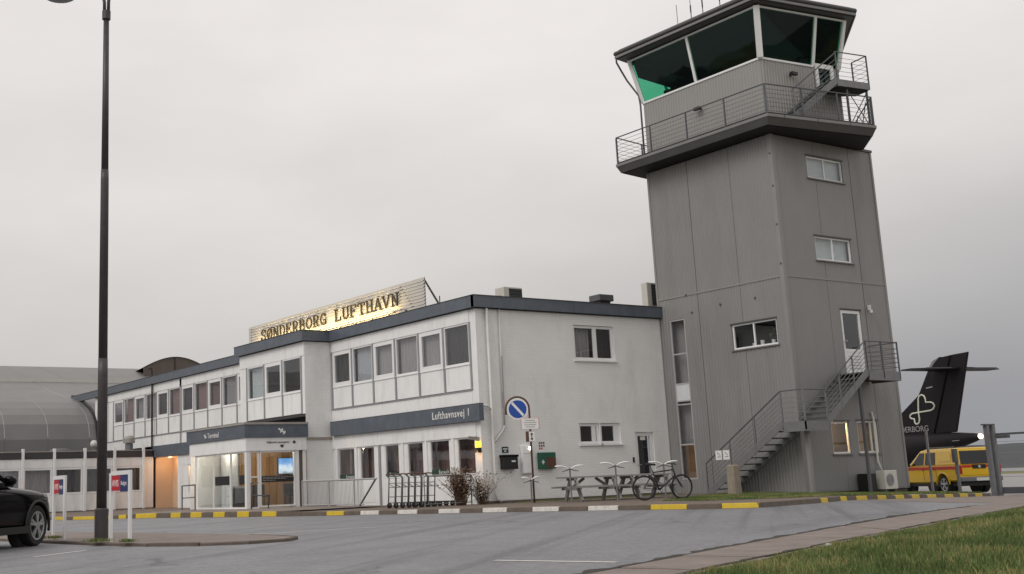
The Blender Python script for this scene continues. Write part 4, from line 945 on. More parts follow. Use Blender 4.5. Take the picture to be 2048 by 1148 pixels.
    for i in range(6):
        p, q = RF[i], RF[(i+1) % 6]; P, Q = Vector((*p, 0)), Vector((*q, 0))
        MB().bar(P+Vector((0, 0, zh+.11)), Q+Vector((0, 0, zh+.11)), .05, .09).build('fascia_strip', 'slab_light', rf)
        MB().tube([P+Vector((0, 0, zh+.25)), Q+Vector((0, 0, zh+.25))], .075, 10).build('gutter', 'slab_metal', rf, smooth=True)
    MB().prism(ci(RF, .03), zh+.325, zh+.40).build('roof_cover', 'roof_felt', rf)
    V3 = lambda p, z: Vector((p[0], p[1], z))
    def lerp2(P, i, t): a, b = Vector(P[i]), Vector(P[(i+1) % 6]); return tuple(a+(b-a)*t)
    fr = MB()
    spl = {0: [0, .665, 1], 5: [0, .48, 1], 1: [0, .5, 1], 2: [0, 1], 3: [0, .5, 1], 4: [0, .5, 1]}
    for i in range(6):
        w = .20 if i in (0, 5) else .12
        fr.bar(V3(CW[i], zs), V3(CH[i], zh-.02), .2 if i in (0,) else .13, .2 if i in (0,) else .13)
        fr.bar(V3(CW[i], zs-.03), V3(CW[(i+1) % 6], zs-.03), .09, .07) if i != 0 else fr.bar(V3(CW[0], zs-.03), V3(lerp2(CW, 0, .665), zs-.03), .09, .07)
        fr.bar(V3(CH[i], zh-.045), V3(CH[(i+1) % 6], zh-.045), .06, .06)
        for t in spl[i][1:-1]: fr.bar(V3(lerp2(CW, i, t), zs), V3(lerp2(CH, i, t), zh-.05), .1, .09)
    cf = fr.build('cab_window_frame', 'white_frame', TW)
    for i in range(6):
        for t0, t1 in zip(spl[i], spl[i][1:]):
            zlo = zs if not (i == 0 and t0 > .6) else zs+.12
            k = (zlo-zs)/(zh-zs); lo = lambda t: V3(tuple(Vector(lerp2(CW, i, t))*(1-k)+Vector(lerp2(CH, i, t))*k), zlo)
            a, b, c, d_ = lo(t0), lo(t1), V3(lerp2(CH, i, t1), zh-.03), V3(lerp2(CH, i, t0), zh-.03)
            n = (b-a).cross(d_-a).normalized()*.004
            MB().add([a, b, c, d_, a-n, b-n, c-n, d_-n], [(0, 1, 2, 3), (7, 6, 5, 4), (0, 4, 5, 1), (1, 5, 6, 2), (2, 6, 7, 3), (3, 7, 4, 0)]).build('pane', 'glass_cab', cf)
    for i, t0, t1 in ((1, 0, 1), (2, 0, 1), (3, 0, 1), (4, 0, .46)):
        q = [V3(lerp2(ci(CW, .03), i, t0), zs-.3), V3(lerp2(ci(CW, .03), i, t1), zs-.3), V3(lerp2(ci(CH, .03), i, t1), zh-.05), V3(lerp2(ci(CH, .03), i, t0), zh-.05)]
        MB().add(q, [(0, 1, 2, 3)]).build('sky_block', 'soffit', TW)  # opaque panels added to block the sky seen through the far panes
    k = .58; mid = lambda t: V3(tuple(Vector(lerp2(ci(CW, .03), 4, t))*(1-k)+Vector(lerp2(ci(CH, .03), 4, t))*k), zs+(zh-zs)*k)
    MB().add([mid(.46), mid(1), V3(lerp2(ci(CH, .03), 4, 1), zh-.05), V3(lerp2(ci(CH, .03), 4, .46), zh-.05)], [(0, 1, 2, 3)]).build('sky_block', 'soffit', TW)  # added upper panel that trims the visible sky patch
    MB().box(32.2, 28.9, 14.2, 32.26, 29.35, 14.62).box(32.5, 29.1, 13.7, 32.6, 29.2, 14.3).build('monitor', 'trim_black', TW); MB().disc((31.95, 29.55, 14.72), .17, (0, .1, 1), .05, 18).tube([(31.95, 29.55, 13.7), (31.95, 29.55, 14.7)], .02, 6).build('desk_lamp', 'trim_black', TW)
    # cab door on the right face
    P, Q = Vector((*CW[0], 0)), Vector((*CW[1], 0)); dd = (Q-P).normalized(); nn = Vector((dd.y, -dd.x, 0)); a, b = P+(Q-P)*.685, P+(Q-P)*.925
    def slab(mb, u0, u1, z0, z1, o0=-.01, o1=.04):
        p, q = a+(b-a)*u0, a+(b-a)*u1
        return mb.add([p-nn*.02+Vector((0, 0, z0)), q-nn*.02+Vector((0, 0, z0)), q-nn*.02+Vector((0, 0, z1)), p-nn*.02+Vector((0, 0, z1)), p+nn*o1+Vector((0, 0, z0)), q+nn*o1+Vector((0, 0, z0)), q+nn*o1+Vector((0, 0, z1)), p+nn*o1+Vector((0, 0, z1))],
                      [(0, 1, 2, 3), (7, 6, 5, 4), (0, 4, 5, 1), (1, 5, 6, 2), (2, 6, 7, 3), (3, 7, 4, 0)])
    m = MB(); slab(m, 0, .16, 13.51, zs+.1); slab(m, .84, 1, 13.51, zs+.1); slab(m, .16, .84, 13.51, 13.62); slab(m, .16, .84, zs-.06, zs+.1)
    cd = m.build('cab_door', 'white_frame', TW); slab(MB(), .16, .84, 13.62, zs-.06, o1=-.01).build('pane', 'glass_cab', cd)
    # inside the cab
    MB().box(31.75, 25.3, 12.95, 32.3, 29.8, 13.7).build('cab_desk', 'interior_dark', TW)
    for yy in (25.9, 27.0, 28.6, 29.3): MB().box(31.9, yy, 13.72, 31.96, yy+.5, 14.1).build('monitor', 'trim_black', TW)
    # gallery floodlights
    for c, n in (((XT+.02, 27.5, 13.35), (-1, 0, 0)), ((32.6, YT-.02, 13.92), (0, -1, 0))):
        c = Vector(c); n = Vector(n)
        MB().bar(c, c+n*.22, .07, .05).bar(c+n*.2-Vector((n.y, n.x, 0))*.14+Vector((0, 0, -.02)), c+n*.2+Vector((n.y, n.x, 0))*.14+Vector((0, 0, -.02)), .12, .1).build('floodlight', 'trim_black', TW)
    # downpipe from the gutter, and roof antennas
    MB().tube([(30.5, 30.65, zh+.2), (30.5, 30.65, zh-.1), (30.75, 30.7, zh-.35), (30.95, 30.62, zh-.75), (31.22, 30.35, zs+.3), (31.22, 30.3, zs-.1), (31.22, 30.3, 12.06)], .035, 8).build('downpipe', 'galv_dark', TW, smooth=True)
    for x, y, hh in ((32.4, 29.2, 1.05), (31.3, 27.55, 3.2), (31.3, 27.0, 3.2), (31.4, 26.3, 3.0)):
        a_ = MB().tube([(x, y, zh+.35), (x, y, zh+1.0)], .018, 6).tube([(x, y, zh+1.0), (x, y, zh+1.0+hh)], .012, 6).build('antenna', 'galv_dark', TW); MB().tube([(x, y, zh+.92), (x, y, zh+1.2)], .045 if hh < 2 else .024, 8).build('antenna_base', 'trim_black', a_)
tower()
def flight(parent, p, q, n, wdir, width, name='flight', rail_out=True, tread=.26, rh=1.0, wires=5, posts_t=(0, .33, .66, 1)):
    # p,q: outer foot and head of the flight (3d); wdir: unit vector from outer towards inner side
    p, q, w = Vector(p), Vector(q), Vector(wdir); run = Vector((q.x-p.x, q.y-p.y, 0)); d = run.normalized(); L = run.length; up = Vector((0, 0, 1))
    S = MB()
    for o in (0, width): S.bar(p+w*o+up*.02, q+w*o+up*.02, .025, .22)
    s = S.build(name, 'galv', parent)
    for k in range(n):
        c = p+d*(L*(k+.5)/n)+up*((q.z-p.z)*(k+1)/(n)-.03)
        MB().bar(c+w*.02, c+w*(width-.02), tread, .035).build('tread', 'galv_dark', s)
    if rail_out:
        for o in (0,):
            MB().tube([p+w*o+up*rh, q+w*o+up*rh], .022, 8).build('handrail', 'galv_dark', s)
            for k in range(wires): MB().tube([p+w*o+up*(.25+k*(rh-.3)/wires), q+w*o+up*(.25+k*(rh-.3)/wires)], .009, 6).build('rail', 'galv', s)
            for t in posts_t:
                c = p+(q-p)*t+w*o; MB().bar(c-up*.1, c+up*rh, .045, .02, d).build('post', 'galv', s)
    return s
def tower_stairs():
    xo, yo = 30.15, 23.52
    S = MB().box(xo, yo, 2.1, XT-.05, 24.35, 2.14).box(XT-.05, yo, 2.1, 31.28, YT-.06, 2.14).build('stair_landing', 'galv_dark', TW)
    MB().box(xo-.02, yo-.02, 1.86, xo+.0, 24.36, 2.16).box(xo, yo-.02, 1.86, 31.2, yo, 2.16).build('landing_edge', 'galv', S)
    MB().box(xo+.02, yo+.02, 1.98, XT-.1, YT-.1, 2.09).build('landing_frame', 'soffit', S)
    flight(TW, (xo, 27.62, .02), (xo, 24.36, 2.12), 11, (1, 0, 0), 1.0, 'stair_flight')
    flight(TW, (31.22, yo, 2.12), (33.5, yo, 3.72), 9, (0, 1, 0), 1.0, 'stair_flight')
    for k in range(6):
        dz = .17+k*.15 if k < 5 else 1.0
        MB().tube([(xo, 24.36, 2.12+dz), (xo, yo, 2.12+dz), (31.22, yo, 2.12+dz)], .022 if k == 5 else .009, 6).build('rail', 'galv_dark' if k == 5 else 'galv', S)
    for p in ((xo, 24.36), (xo, yo), (31.22, yo)): MB().box(p[0]-.02, p[1]-.02, 1.9, p[0]+.02, p[1]+.02, 3.12).build('post', 'galv', S)
    U = MB().box(33.5, yo, 3.68, 35.16, YT-.05, 3.72).build('stair_landing', 'galv_dark', TW)
    MB().box(33.5, yo-.02, 3.44, 35.18, yo, 3.74).box(35.16, yo, 3.44, 35.18, YT-.05, 3.74).build('landing_edge', 'galv', U)
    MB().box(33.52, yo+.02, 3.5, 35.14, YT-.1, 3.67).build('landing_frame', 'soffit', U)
    for k in range(6):
        dz = .17+k*.15 if k < 5 else .98
        MB().tube([(33.5, yo, 3.72+dz), (35.16, yo, 3.72+dz), (35.16, YT-.06, 3.72+dz)], .022 if k == 5 else .009, 6).build('rail', 'galv_dark', U)
    for p in ((33.5, yo), (34.3, yo), (35.16, yo), (35.16, 24.1)): MB().box(p[0]-.02, p[1]-.02, 3.5, p[0]+.02, p[1]+.02, 4.72).build('post', 'galv_dark', U)
    MB().box(33.1, yo+.1, -.4, 33.18, yo+.18, 3.5).build('stair_support', 'galv_dark', TW)
    MB().box(30.62, 23.86, -.1, 30.74, 23.98, 1.98).build('stair_support', 'clad_trim', TW)
    for a in (27.02, 26.7): MB().box(xo-.035, a-.13, 1.12, xo-.025, a+.13, 1.42).build('notice', 'sign_white', TW); MB().box(xo-.038, a-.09, 1.2, xo-.036, a+.05, 1.23).bar((xo-.037, a-.07, 1.26), (xo-.037, a+.05, 1.36), .002, .03).build('notice_mark', 'mullion_grey', TW)
    # stair from gallery to cab
    flight(TW, (31.72, 23.92, 12.08), (33.75, 23.6, 13.6), 8, Vector((.155, .988, 0)), .62, 'cab_stair', rh=.95, wires=4, posts_t=(0, .5, 1), tread=.2)
    C = MB().prism([(33.72, 23.58), (35.15, 23.36), (35.28, 24.0), (34.9, 24.3), (33.84, 24.38)], 13.38, 13.62).build('cab_landing', 'galv', TW)
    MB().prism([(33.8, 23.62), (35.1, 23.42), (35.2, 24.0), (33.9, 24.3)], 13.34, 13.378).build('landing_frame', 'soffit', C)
    lp = [(33.75, 23.6), (35.14, 23.38), (35.28, 24.05)]
    for k in range(5): MB().tube([(*p, 13.75+k*.16) for p in lp], .007, 6).build('wire', 'galv_dark', C)
    MB().tube([(*p, 14.6) for p in lp], .022, 8).build('rail', 'galv_dark', C)
    for p in lp: MB().box(p[0]-.02, p[1]-.02, 13.4, p[0]+.02, p[1]+.02, 14.6).build('post', 'galv_dark', C)
    for x, y in ((35.1, 23.48), (34.2, 23.62)): MB().box(x-.03, y-.03, 12.06, x+.03, y+.03, 13.36).build('leg', 'galv_dark', C)
    for a, b in (((34.25, 23.62, 12.1), (35.1, 23.48, 13.3)), ((34.25, 23.62, 13.3), (35.1, 23.48, 12.1))): MB().tube([a, b], .016, 6).build('brace', 'galv_dark', C)
tower_stairs()

# ------------------------------------------------------------------ street furniture
def lamp_post():
    x, y = 7.67, 21.83; t = thing('lamp_post', 'tall black lamp post standing on the parking island', 'lamp post', (x, y, 0))
    MB().tube([(x, y, -.05), (x, y, .5), (x, y, .52)], [.125, .125, .11], 14).build('base', 'lamp_black', t)
    MB().tube([(x, y, .52), (x, y, 3.0), (x, y, 3.3)], [.095, .092, .09], 14).tube([(x, y, 3.2), (x, y, 6.8), (x, y, 7.0)], [.086, .078, .074], 14).tube([(x, y, 6.95), (x, y, 10.2)], [.07, .055], 14).build('shaft', 'lamp_black', t, smooth=True)
    MB().tube([(x, y, 10.12), (x, y, 10.3)], .085, 12).build('collar', 'lamp_black', t)
    dirv = Vector((.832, -.554, 0))*.88-Vector((.554, .832, 0))*.47
    for sgn in (-1, 1):
        P = [Vector((x, y, 10.2))+dirv*sgn*a+Vector((0, 0, b)) for a, b in ((.05, 0), (.055, .3), (.12, .55), (.4, .9), (.85, 1.02), (1.25, 1.0))]
        MB().tube(P, .035, 8).build('arm', 'lamp_black', t, smooth=True)
        c = Vector((x, y, 10.2))+dirv*sgn*1.3
        MB().loft([[c+Vector((r*math.cos(a), r*math.sin(a), z)) for a in (2*math.pi*i/20 for i in range(20))] for r, z in ((.28, .69), (.33, .72), (.26, .9), (.1, 1.06))]).build('lamp_head', 'mullion_grey', t, smooth=True)
lamp_post()
def rental_sign(ya, yb, x, label):
    t = thing('rental_sign', label, 'sign', (x, (ya+yb)/2, 0), group='rental return signs on the island')
    for y in (ya, yb): MB().box(x-.02, y-.045, -.05, x+.02, y+.045, 1.12 if y == ya else 1.15).build('post', 'sign_white', t)
    MB().box(x-.021, yb+.046, 1.08, x+.021, ya-.046, 1.15).build('crossbar', 'sign_white', t)
    w = (ya-yb-.09); y0 = ya-.045
    MB().box(x-.012, y0-w*.52, .82, x+.012, y0, 1.075).build('red_panel', 'sign_red', t); MB().box(x-.012, y0-w, .80, x+.012, y0-w*.522, 1.075).build('blue_panel', 'sign_navy', t)
    text_obj('lettering', 'AVIS', 'sign_white', t, .16, (x-.014, y0-.03, .89), (0, -1, 0), (0, 0, 1), .002, sx=w*.46/.37)
    text_obj('lettering', 'Budget', 'sign_white', t, .10, (x-.014, y0-w*.56, .91), (0, -1, 0), (0, 0, 1), .002, sx=w*.40/.33)
rental_sign(23.09, 22.42, 7.17, 'white two-post sign with red and blue panel right beside the black car')
rental_sign(20.1, 19.2, 7.23, 'white two-post sign with red and blue panel just right of the lamp post')
def parking_sign():
    x, y = 23.66, 28.68; t = thing('no_parking_sign', 'round blue no-parking sign on a hooked pole before the gable wall', 'sign', (x, y, .03))
    rt = Vector((.832, -.554, 0)); n = Vector((-.554, -.832, 0)); c = Vector((x, y, 0)); up = Vector((0, 0, 1))
    pole = [c+up*.0, c+up*2.75]+[c-rt*.36+rt*.36*math.cos(R(a))+up*(2.9+.36*math.sin(R(a))) for a in range(0, 186, 15)]+[c-rt*.72+up*2.72]
    MB().tube(pole, .03, 8).build('pole', 'sign_back', t, smooth=True)
    d0 = c-rt*.36+up*2.88+n*.05
    s = MB().disc(d0, .325, n, .012, 32).build('disc', 'sign_white', t)
    MB().disc(d0+n*.010, .275, n, .006, 32).build('blue_field', 'sign_blue', s)
    a = (rt*-.17+up*.2).normalized(); MB().bar(d0+n*.017+a*.262, d0+n*.017-a*.262, .075, .006, n).build('slash', 'sign_white', s)
    def plate(cu, w, hgt, name, m, off=.045):
        p = c+up*cu+n*off; P = MB()
        P.bar(p-rt*w/2, p+rt*w/2, .012, hgt); return P.build(name, m, t), p
    pl, p = plate(2.42, .56, .34, 'text_plate', 'sign_red'); q = p+n*.008
    MB().bar(q-rt*.265, q+rt*.265, .008, .325).build('face', 'sign_white', pl)
    for k, w in enumerate((.3, .4, .36, .28)): MB().bar(q+n*.006-rt*w/2+up*(.1-k*.065), q+n*.006+rt*w/2+up*(.1-k*.065), .002, .022).build('small_print', 'mullion_grey', pl)
    pl, p = plate(2.03, .2, .32, 'arrow_plate', 'sign_back'); p = p+rt*.03; q = p+n*.008
    MB().bar(q-rt*.085, q+rt*.085, .008, .30).build('face', 'sign_white', pl)
    ar = MB().bar(q+n*.007-up*.08, q+n*.007+up*.08, .002, .03, rt)
    for sg in (1, -1): 
        e = q+n*.0075+up*.12*sg; ar.add([e, e-up*.06*sg+rt*.05, e-up*.06*sg-rt*.05, e+n*.002, e-up*.06*sg+rt*.05+n*.002, e-up*.06*sg-rt*.05+n*.002], [(0, 1, 2), (5, 4, 3), (0, 3, 4, 1), (1, 4, 5, 2), (2, 5, 3, 0)])
    ar.build('arrow', 'trim_black', pl)
    b = c+up*2.03-rt*.1+n*.02; MB().bar(b-n*.02, b+n*.03, .1, .32).build('bracket', 'sign_back', t)
parking_sign()
def bike_stand(x, y, z, hgt, label, a0):
    t = thing('bike_stand', label, 'bike stand', (x, y, z), group='bicycle stands in a row before the gable')
    MB().tube([(x, y, z-.1), (x, y, z+hgt)], .024, 8).build('pole', 'galv', t)
    rt = Vector((.832, -.554, 0)); fw = Vector((.554, .832, 0))
    for sgn in (-1, 1):
        P = []; base = Vector((x, y, z+hgt))
        for u, w, zz in ((0, .012, -.02), (.06, .02, .0), (.14, .05, .045), (.24, .085, .07), (.34, .09, .075), (.42, .06, .07), (.46, .015, .065)):
            P.append((base+rt*sgn*u*(.92 if hgt > .8 else .6)+fw*.12*u+Vector((0, 0, zz)), w))
        mb = MB(); n = len(P); ring = []
        for p, w in P: ring.append([p-fw*w+Vector((0, 0, -.012)), p+Vector((0, 0, .018)), p+fw*w+Vector((0, 0, -.012)), p-Vector((0, 0, .022))])
        mb.loft(ring).build('wing', 'sign_white', t, smooth=True)
        MB().tube([base+Vector((0, 0, -.02)), base+rt*sgn*.10+fw*-.05+Vector((0, 0, -.06)), base+rt*sgn*.24-fw*.1+Vector((0, 0, -.09))], [.018, .016, .01], 6).build('hook', 'galv_dark', t, smooth=True)
bike_stand(23.5, 28.6, .03, .70, 'bicycle stand with two white wings partly behind the no-parking sign pole', 0)
bike_stand(23.25, 26.5, .03, .98, 'bicycle stand with two white wings by the left end of the picnic tables', 0)
bike_stand(24.1, 25.5, .03, 1.02, 'bicycle stand with two white wings between the picnic tables and the bicycle', 0)
bike_stand(25.5, 24.98, .03, 1.0, 'bicycle stand with two white wings that the bicycle leans on', 0)
def picnic_table(cx, cy, rz, label):
    t = thing('picnic_table', label, 'picnic table', (cx, cy, .03), rz, 'picnic tables along the gable wall', local=True)
    L = 1.9
    for k in range(5): MB().box(-L/2, -.36+k*.146, .69, L/2, -.36+k*.146+.136, .74).build('top_board', 'weathered_wood', t, bevel=.006)
    for s in (-1, 1):
        for k in range(2): MB().box(-L/2, s*.72-.15+k*.155, .40, L/2, s*.72-.15+k*.155+.145, .45).build('seat_board', 'weathered_wood', t, bevel=.006)
    for x in (-.6, .6):
        MB().box(x-.025, -.85, .33, x+.025, .85, .405).build('cross_beam', 'weathered_wood', t)
        MB().box(x-.024, -.36, .62, x+.024, .36, .695).build('top_beam', 'weathered_wood', t)
        for s in (-1, 1): MB().bar((x+.06, s*.74, 0), (x+.06, s*.22, .69), .15, .06, (1, 0, 0)).build('leg', 'weathered_wood', t)
        MB().bar((x, 0, .39), (x*.3, 0, .68), .045, .08).build('brace', 'weathered_wood', t)
picnic_table(24.9, 27.5, R(-22), 'weathered wooden picnic table beside the wall sign, left one of the two')
picnic_table(26.65, 27.0, R(-16), 'weathered wooden picnic table behind the bicycle, right one of the two')
def bicycle():
    # local x forward, built upright
    rear, front = Vector((24.18, 24.5, .035)), Vector((25.12, 23.98, .035)); d = (front-rear); rz = math.atan2(d.y, d.x)
    t = thing('bicycle', 'black bicycle leaning by a white-winged stand', 'bicycle', rear, rz, local=True); t.rotation_euler = (R(3), 0, rz)
    wb = d.length; r = .345
    def wheel(x, turn=0.):
        m = MB(); N = 36; c = Vector((x, 0, r))
        ax = lambda a, rr: c+Vector((rr*math.cos(a)*math.cos(turn), rr*math.cos(a)*math.sin(turn), rr*math.sin(a)))
        tyre = m.tube([ax(2*math.pi*k/N, r-.022) for k in range(N)], .023, 8, True).build('wheel', 'rubber', t, smooth=True)
        MB().tube([ax(2*math.pi*k/N, r-.042) for k in range(N)], .010, 6, True).build('rim', 'trim_black', tyre, smooth=True)
        m = MB()
        for k in range(18): m.tube([c+Vector((0, .02*(-1)**k, 0)), ax(2*math.pi*k/18, r-.045)], .0022, 4)
        m.build('spokes', 'galv', tyre); MB().tube([c+Vector((0, -.045, 0)), c+Vector((0, .045, 0))], .022, 8).build('hub', 'galv', tyre)
    wheel(0); wheel(wb, R(14))
    bb = Vector((.43, 0, .28)); st = Vector((.26, 0, .80)); ht = Vector((wb-.22, 0, .82)); hb = Vector((wb-.17, 0, .66)); ra = Vector((0, 0, r)); fa = Vector((wb, 0, r))
    m = MB()
    m.tube([bb, st], .021, 8).tube([st-(st-bb)*.08, ht], .019, 8).tube([bb, hb], .023, 8).tube([ht+Vector((-.01, 0, .05)), hb], .02, 8)
    for s in (-1, 1): m.tube([ra+Vector((0, .055*s, 0)), st-(st-bb)*.1], .009, 6).tube([ra+Vector((0, .055*s, 0)), bb], .011, 6)
    m.build('frame', 'trim_black', t, smooth=True)
    f = MB()
    for s in (-1, 1): f.tube([hb+Vector((.01, .05*s, -.02)), hb+Vector((.06, .05*s, -.12)), fa+Vector((0, .05*s, 0))], .012, 6)
    f.build('fork', 'trim_black', t, smooth=True)
    MB().tube([st, st+Vector((-.045, 0, .16))], .013, 8).build('seat_post', 'galv', t)
    sp = st+Vector((-.05, 0, .17))
    MB().loft([[sp+Vector((x, w*math.cos(a), .03*math.sin(a)+z)) for a in (2*math.pi*i/10 for i in range(10))] for x, w, z in ((-.13, .05, .02), (-.1, .085, .025), (-.02, .07, .015), (.08, .03, .01), (.15, .018, .0))]).build('saddle', 'rubber', t, smooth=True)
    hbp = ht+Vector((-.02, 0, .15)); MB().tube([ht, hbp, hbp+Vector((.06, 0, .02))], .013, 8).build('stem', 'trim_black', t)
    MB().tube([hbp+Vector((-.06, .29, .02)), hbp+Vector((.05, .18, .0)), hbp+Vector((.06, 0, .02)), hbp+Vector((.05, -.18, .0)), hbp+Vector((-.06, -.29, .02))], .013, 8).build('handlebar', 'rubber', t, smooth=True)
    c = MB(); c.tube([bb+Vector((.085*math.cos(2*math.pi*k/20), -.05, .085*math.sin(2*math.pi*k/20))) for k in range(20)], .006, 5, True); ch = c.build('chainring', 'galv_dark', t)
    MB().tube([bb+Vector((0, -.07, 0)), bb+Vector((.08, -.07, -.15))], .01, 6).bar(bb+Vector((.08, -.07, -.15)), bb+Vector((.08, -.17, -.15)), .08, .02).build('crank', 'galv_dark', t)
    MB().tube([bb+Vector((0, .07, 0)), bb+Vector((-.08, .07, .15))], .01, 6).bar(bb+Vector((-.08, .07, .15)), bb+Vector((-.08, .17, .15)), .08, .02).build('crank', 'galv_dark', t)
    MB().tube([bb+Vector((0, -.055, .085)), ra+Vector((0, -.055, .04))], .005, 4).tube([bb+Vector((0, -.055, -.085)), ra+Vector((0, -.055, -.04))], .005, 4).build('chain', 'galv_dark', t)
bicycle()
def bollard():
    x, y = 28.95, 25.45; t = thing('concrete_post', 'mossy square concrete post at the foot of the tower stairs', 'post', (x, y, 0))
    MB().loft([[(x+sx*w, y+sy*w, z) for sx, sy in ((-1, -1), (1, -1), (1, 1), (-1, 1))] for w, z in ((.16, -.1), (.15, .3), (.135, .9), (.11, .94))]).build('shaft', 'concrete_post', t, bevel=.015)
bollard()
def trolleys():
    labels = ['luggage trolley at the open left end of the nested row']+[f'luggage trolley nested in the row, {w} from its left end' for w in ('second', 'third', 'fourth', 'fifth', 'sixth')]+['luggage trolley at the right end of the nested row, by the dry bush']
    rz = R(-6)
    def one(label, x, y):
        t = thing('luggage_trolley', label, 'trolley', (x, y, .035), rz, 'nested luggage trolleys', local=True)
        m = MB()
        for s in (-1, 1): m.tube([(-.1, .24*s, .14), (-.05, .24*s, .9), (-.14, .24*s, 1.0)], .019, 6)
        for z in (.34, .62, .74): m.tube([(-.08, -.24, z), (-.08, .24, z)], .014, 6)
        m.build('frame', 'galv', t, smooth=True)
        MB().tube([(-.14, -.26, 1.0), (-.17, 0, 1.02), (-.14, .26, 1.0)], .02, 8).build('handle', 'sign_back', t, smooth=True)
        m = MB()
        for s in (-1, 1): m.tube([(-.1, .24*s, .16), (.72, .13*s, .13)], .014, 6)
        for u in (.2, .45, .7): m.tube([(u, -.24+.11*u/.8, .15), (u, .24-.11*u/.8, .15)], .010, 6)
        m.build('base_frame', 'galv_dark', t)
        MB().tube([(-.04, -.2, .7), (.1, -.2, .62), (.1, .2, .62), (-.04, .2, .7)], .009, 6).build('basket', 'galv_dark', t)
        for px, py in ((-.08, -.22), (-.08, .22), (.66, 0)):
            w = MB().disc((px, py, .08), .08, (0, 1, 0), .045, 14).build('castor', 'rubber', t); MB().box(px-.02, py-.03, .08, px+.02, py+.03, .15).build('fork', 'galv', w)
        return t
    p = one(labels[0], 19.85, 30.62)
    for k in range(1, 7): one(labels[k], 19.85+.215*k, 30.62-.03*k)
    # rail they are parked against
    t = thing('trolley_rail', 'low grey guide rail around the nested trolleys', 'rail', (20.7, 30.0, .03))
    MB().tube([(20.45, 29.9, .03), (20.45, 29.9, .95), (22.3, 30.05, .95), (22.3, 30.05, .03)], .02, 8).tube([(20.45, 29.9, .12), (22.3, 30.05, .12)], .015, 6).build('tube', 'galv', t)
trolleys()
def guard_rail():
    x = 21.0; t = thing('ramp_railing', 'long pale railing with thin bars in front of the stair bay', 'railing', (x, 36, .05))
    MB().tube([(x, 38.5, .98), (x, 33.45, .95)], .03, 8).build('top_rail', 'rail_pale', t); MB().tube([(x, 38.5, .14), (x, 34.3, .13)], .02, 8).build('bottom_rail', 'rail_pale', t)
    m = MB()
    for k in range(48): y = 38.46-k*.088; m.box(x-.006, y-.006, .14, x+.006, y+.006, .97)
    tag(m.build('bars', 'rail_pale', t), kind='stuff')
    for y in (38.5, 36.6, 34.9): MB().box(x-.025, y-.025, .03, x+.025, y+.025, .98).build('post', 'rail_pale', t)
    MB().tube([(x, 33.5, .95), (x, 34.6, .05)], .03, 8).build('end_strut', 'galv_dark', t)
guard_rail()
def handrail(P, label):
    t = thing('handrail', label, 'handrail', P[0], group='entrance handrails')
    P = [Vector(p) for p in P]; z = P[0].z; up = Vector((0, 0, 1))
    MB().tube([P[0], P[0]+up*.96, P[1]+up*.98], .028, 8).build('top_rail', 'galv_dark', t); MB().tube([P[0]+up*.5, P[1]+up*.52], .02, 8).build('mid_rail', 'galv_dark', t); MB().tube([P[1], P[1]+up*.99], .028, 8).build('post', 'galv_dark', t)
handrail([(18.4, 43.35, .03), (18.5, 42.35, .03)], 'dark handrail left of the glazed entrance by the orange window')
def handrail2():
    t = thing('handrail', 'dark stepped handrail right of the entrance corner post', 'handrail', (19.0, 38.6, .06), group='entrance handrails')
    MB().tube([(19.0, 38.6, .03), (19.0, 38.6, .98), (19.55, 39.2, .98)], .026, 8).tube([(19.0, 38.6, .55), (19.62, 38.6, .53), (19.66, 38.6, .48), (19.66, 38.6, .03)], .022, 8).build('tube', 'galv_dark', t, smooth=True)
handrail2()
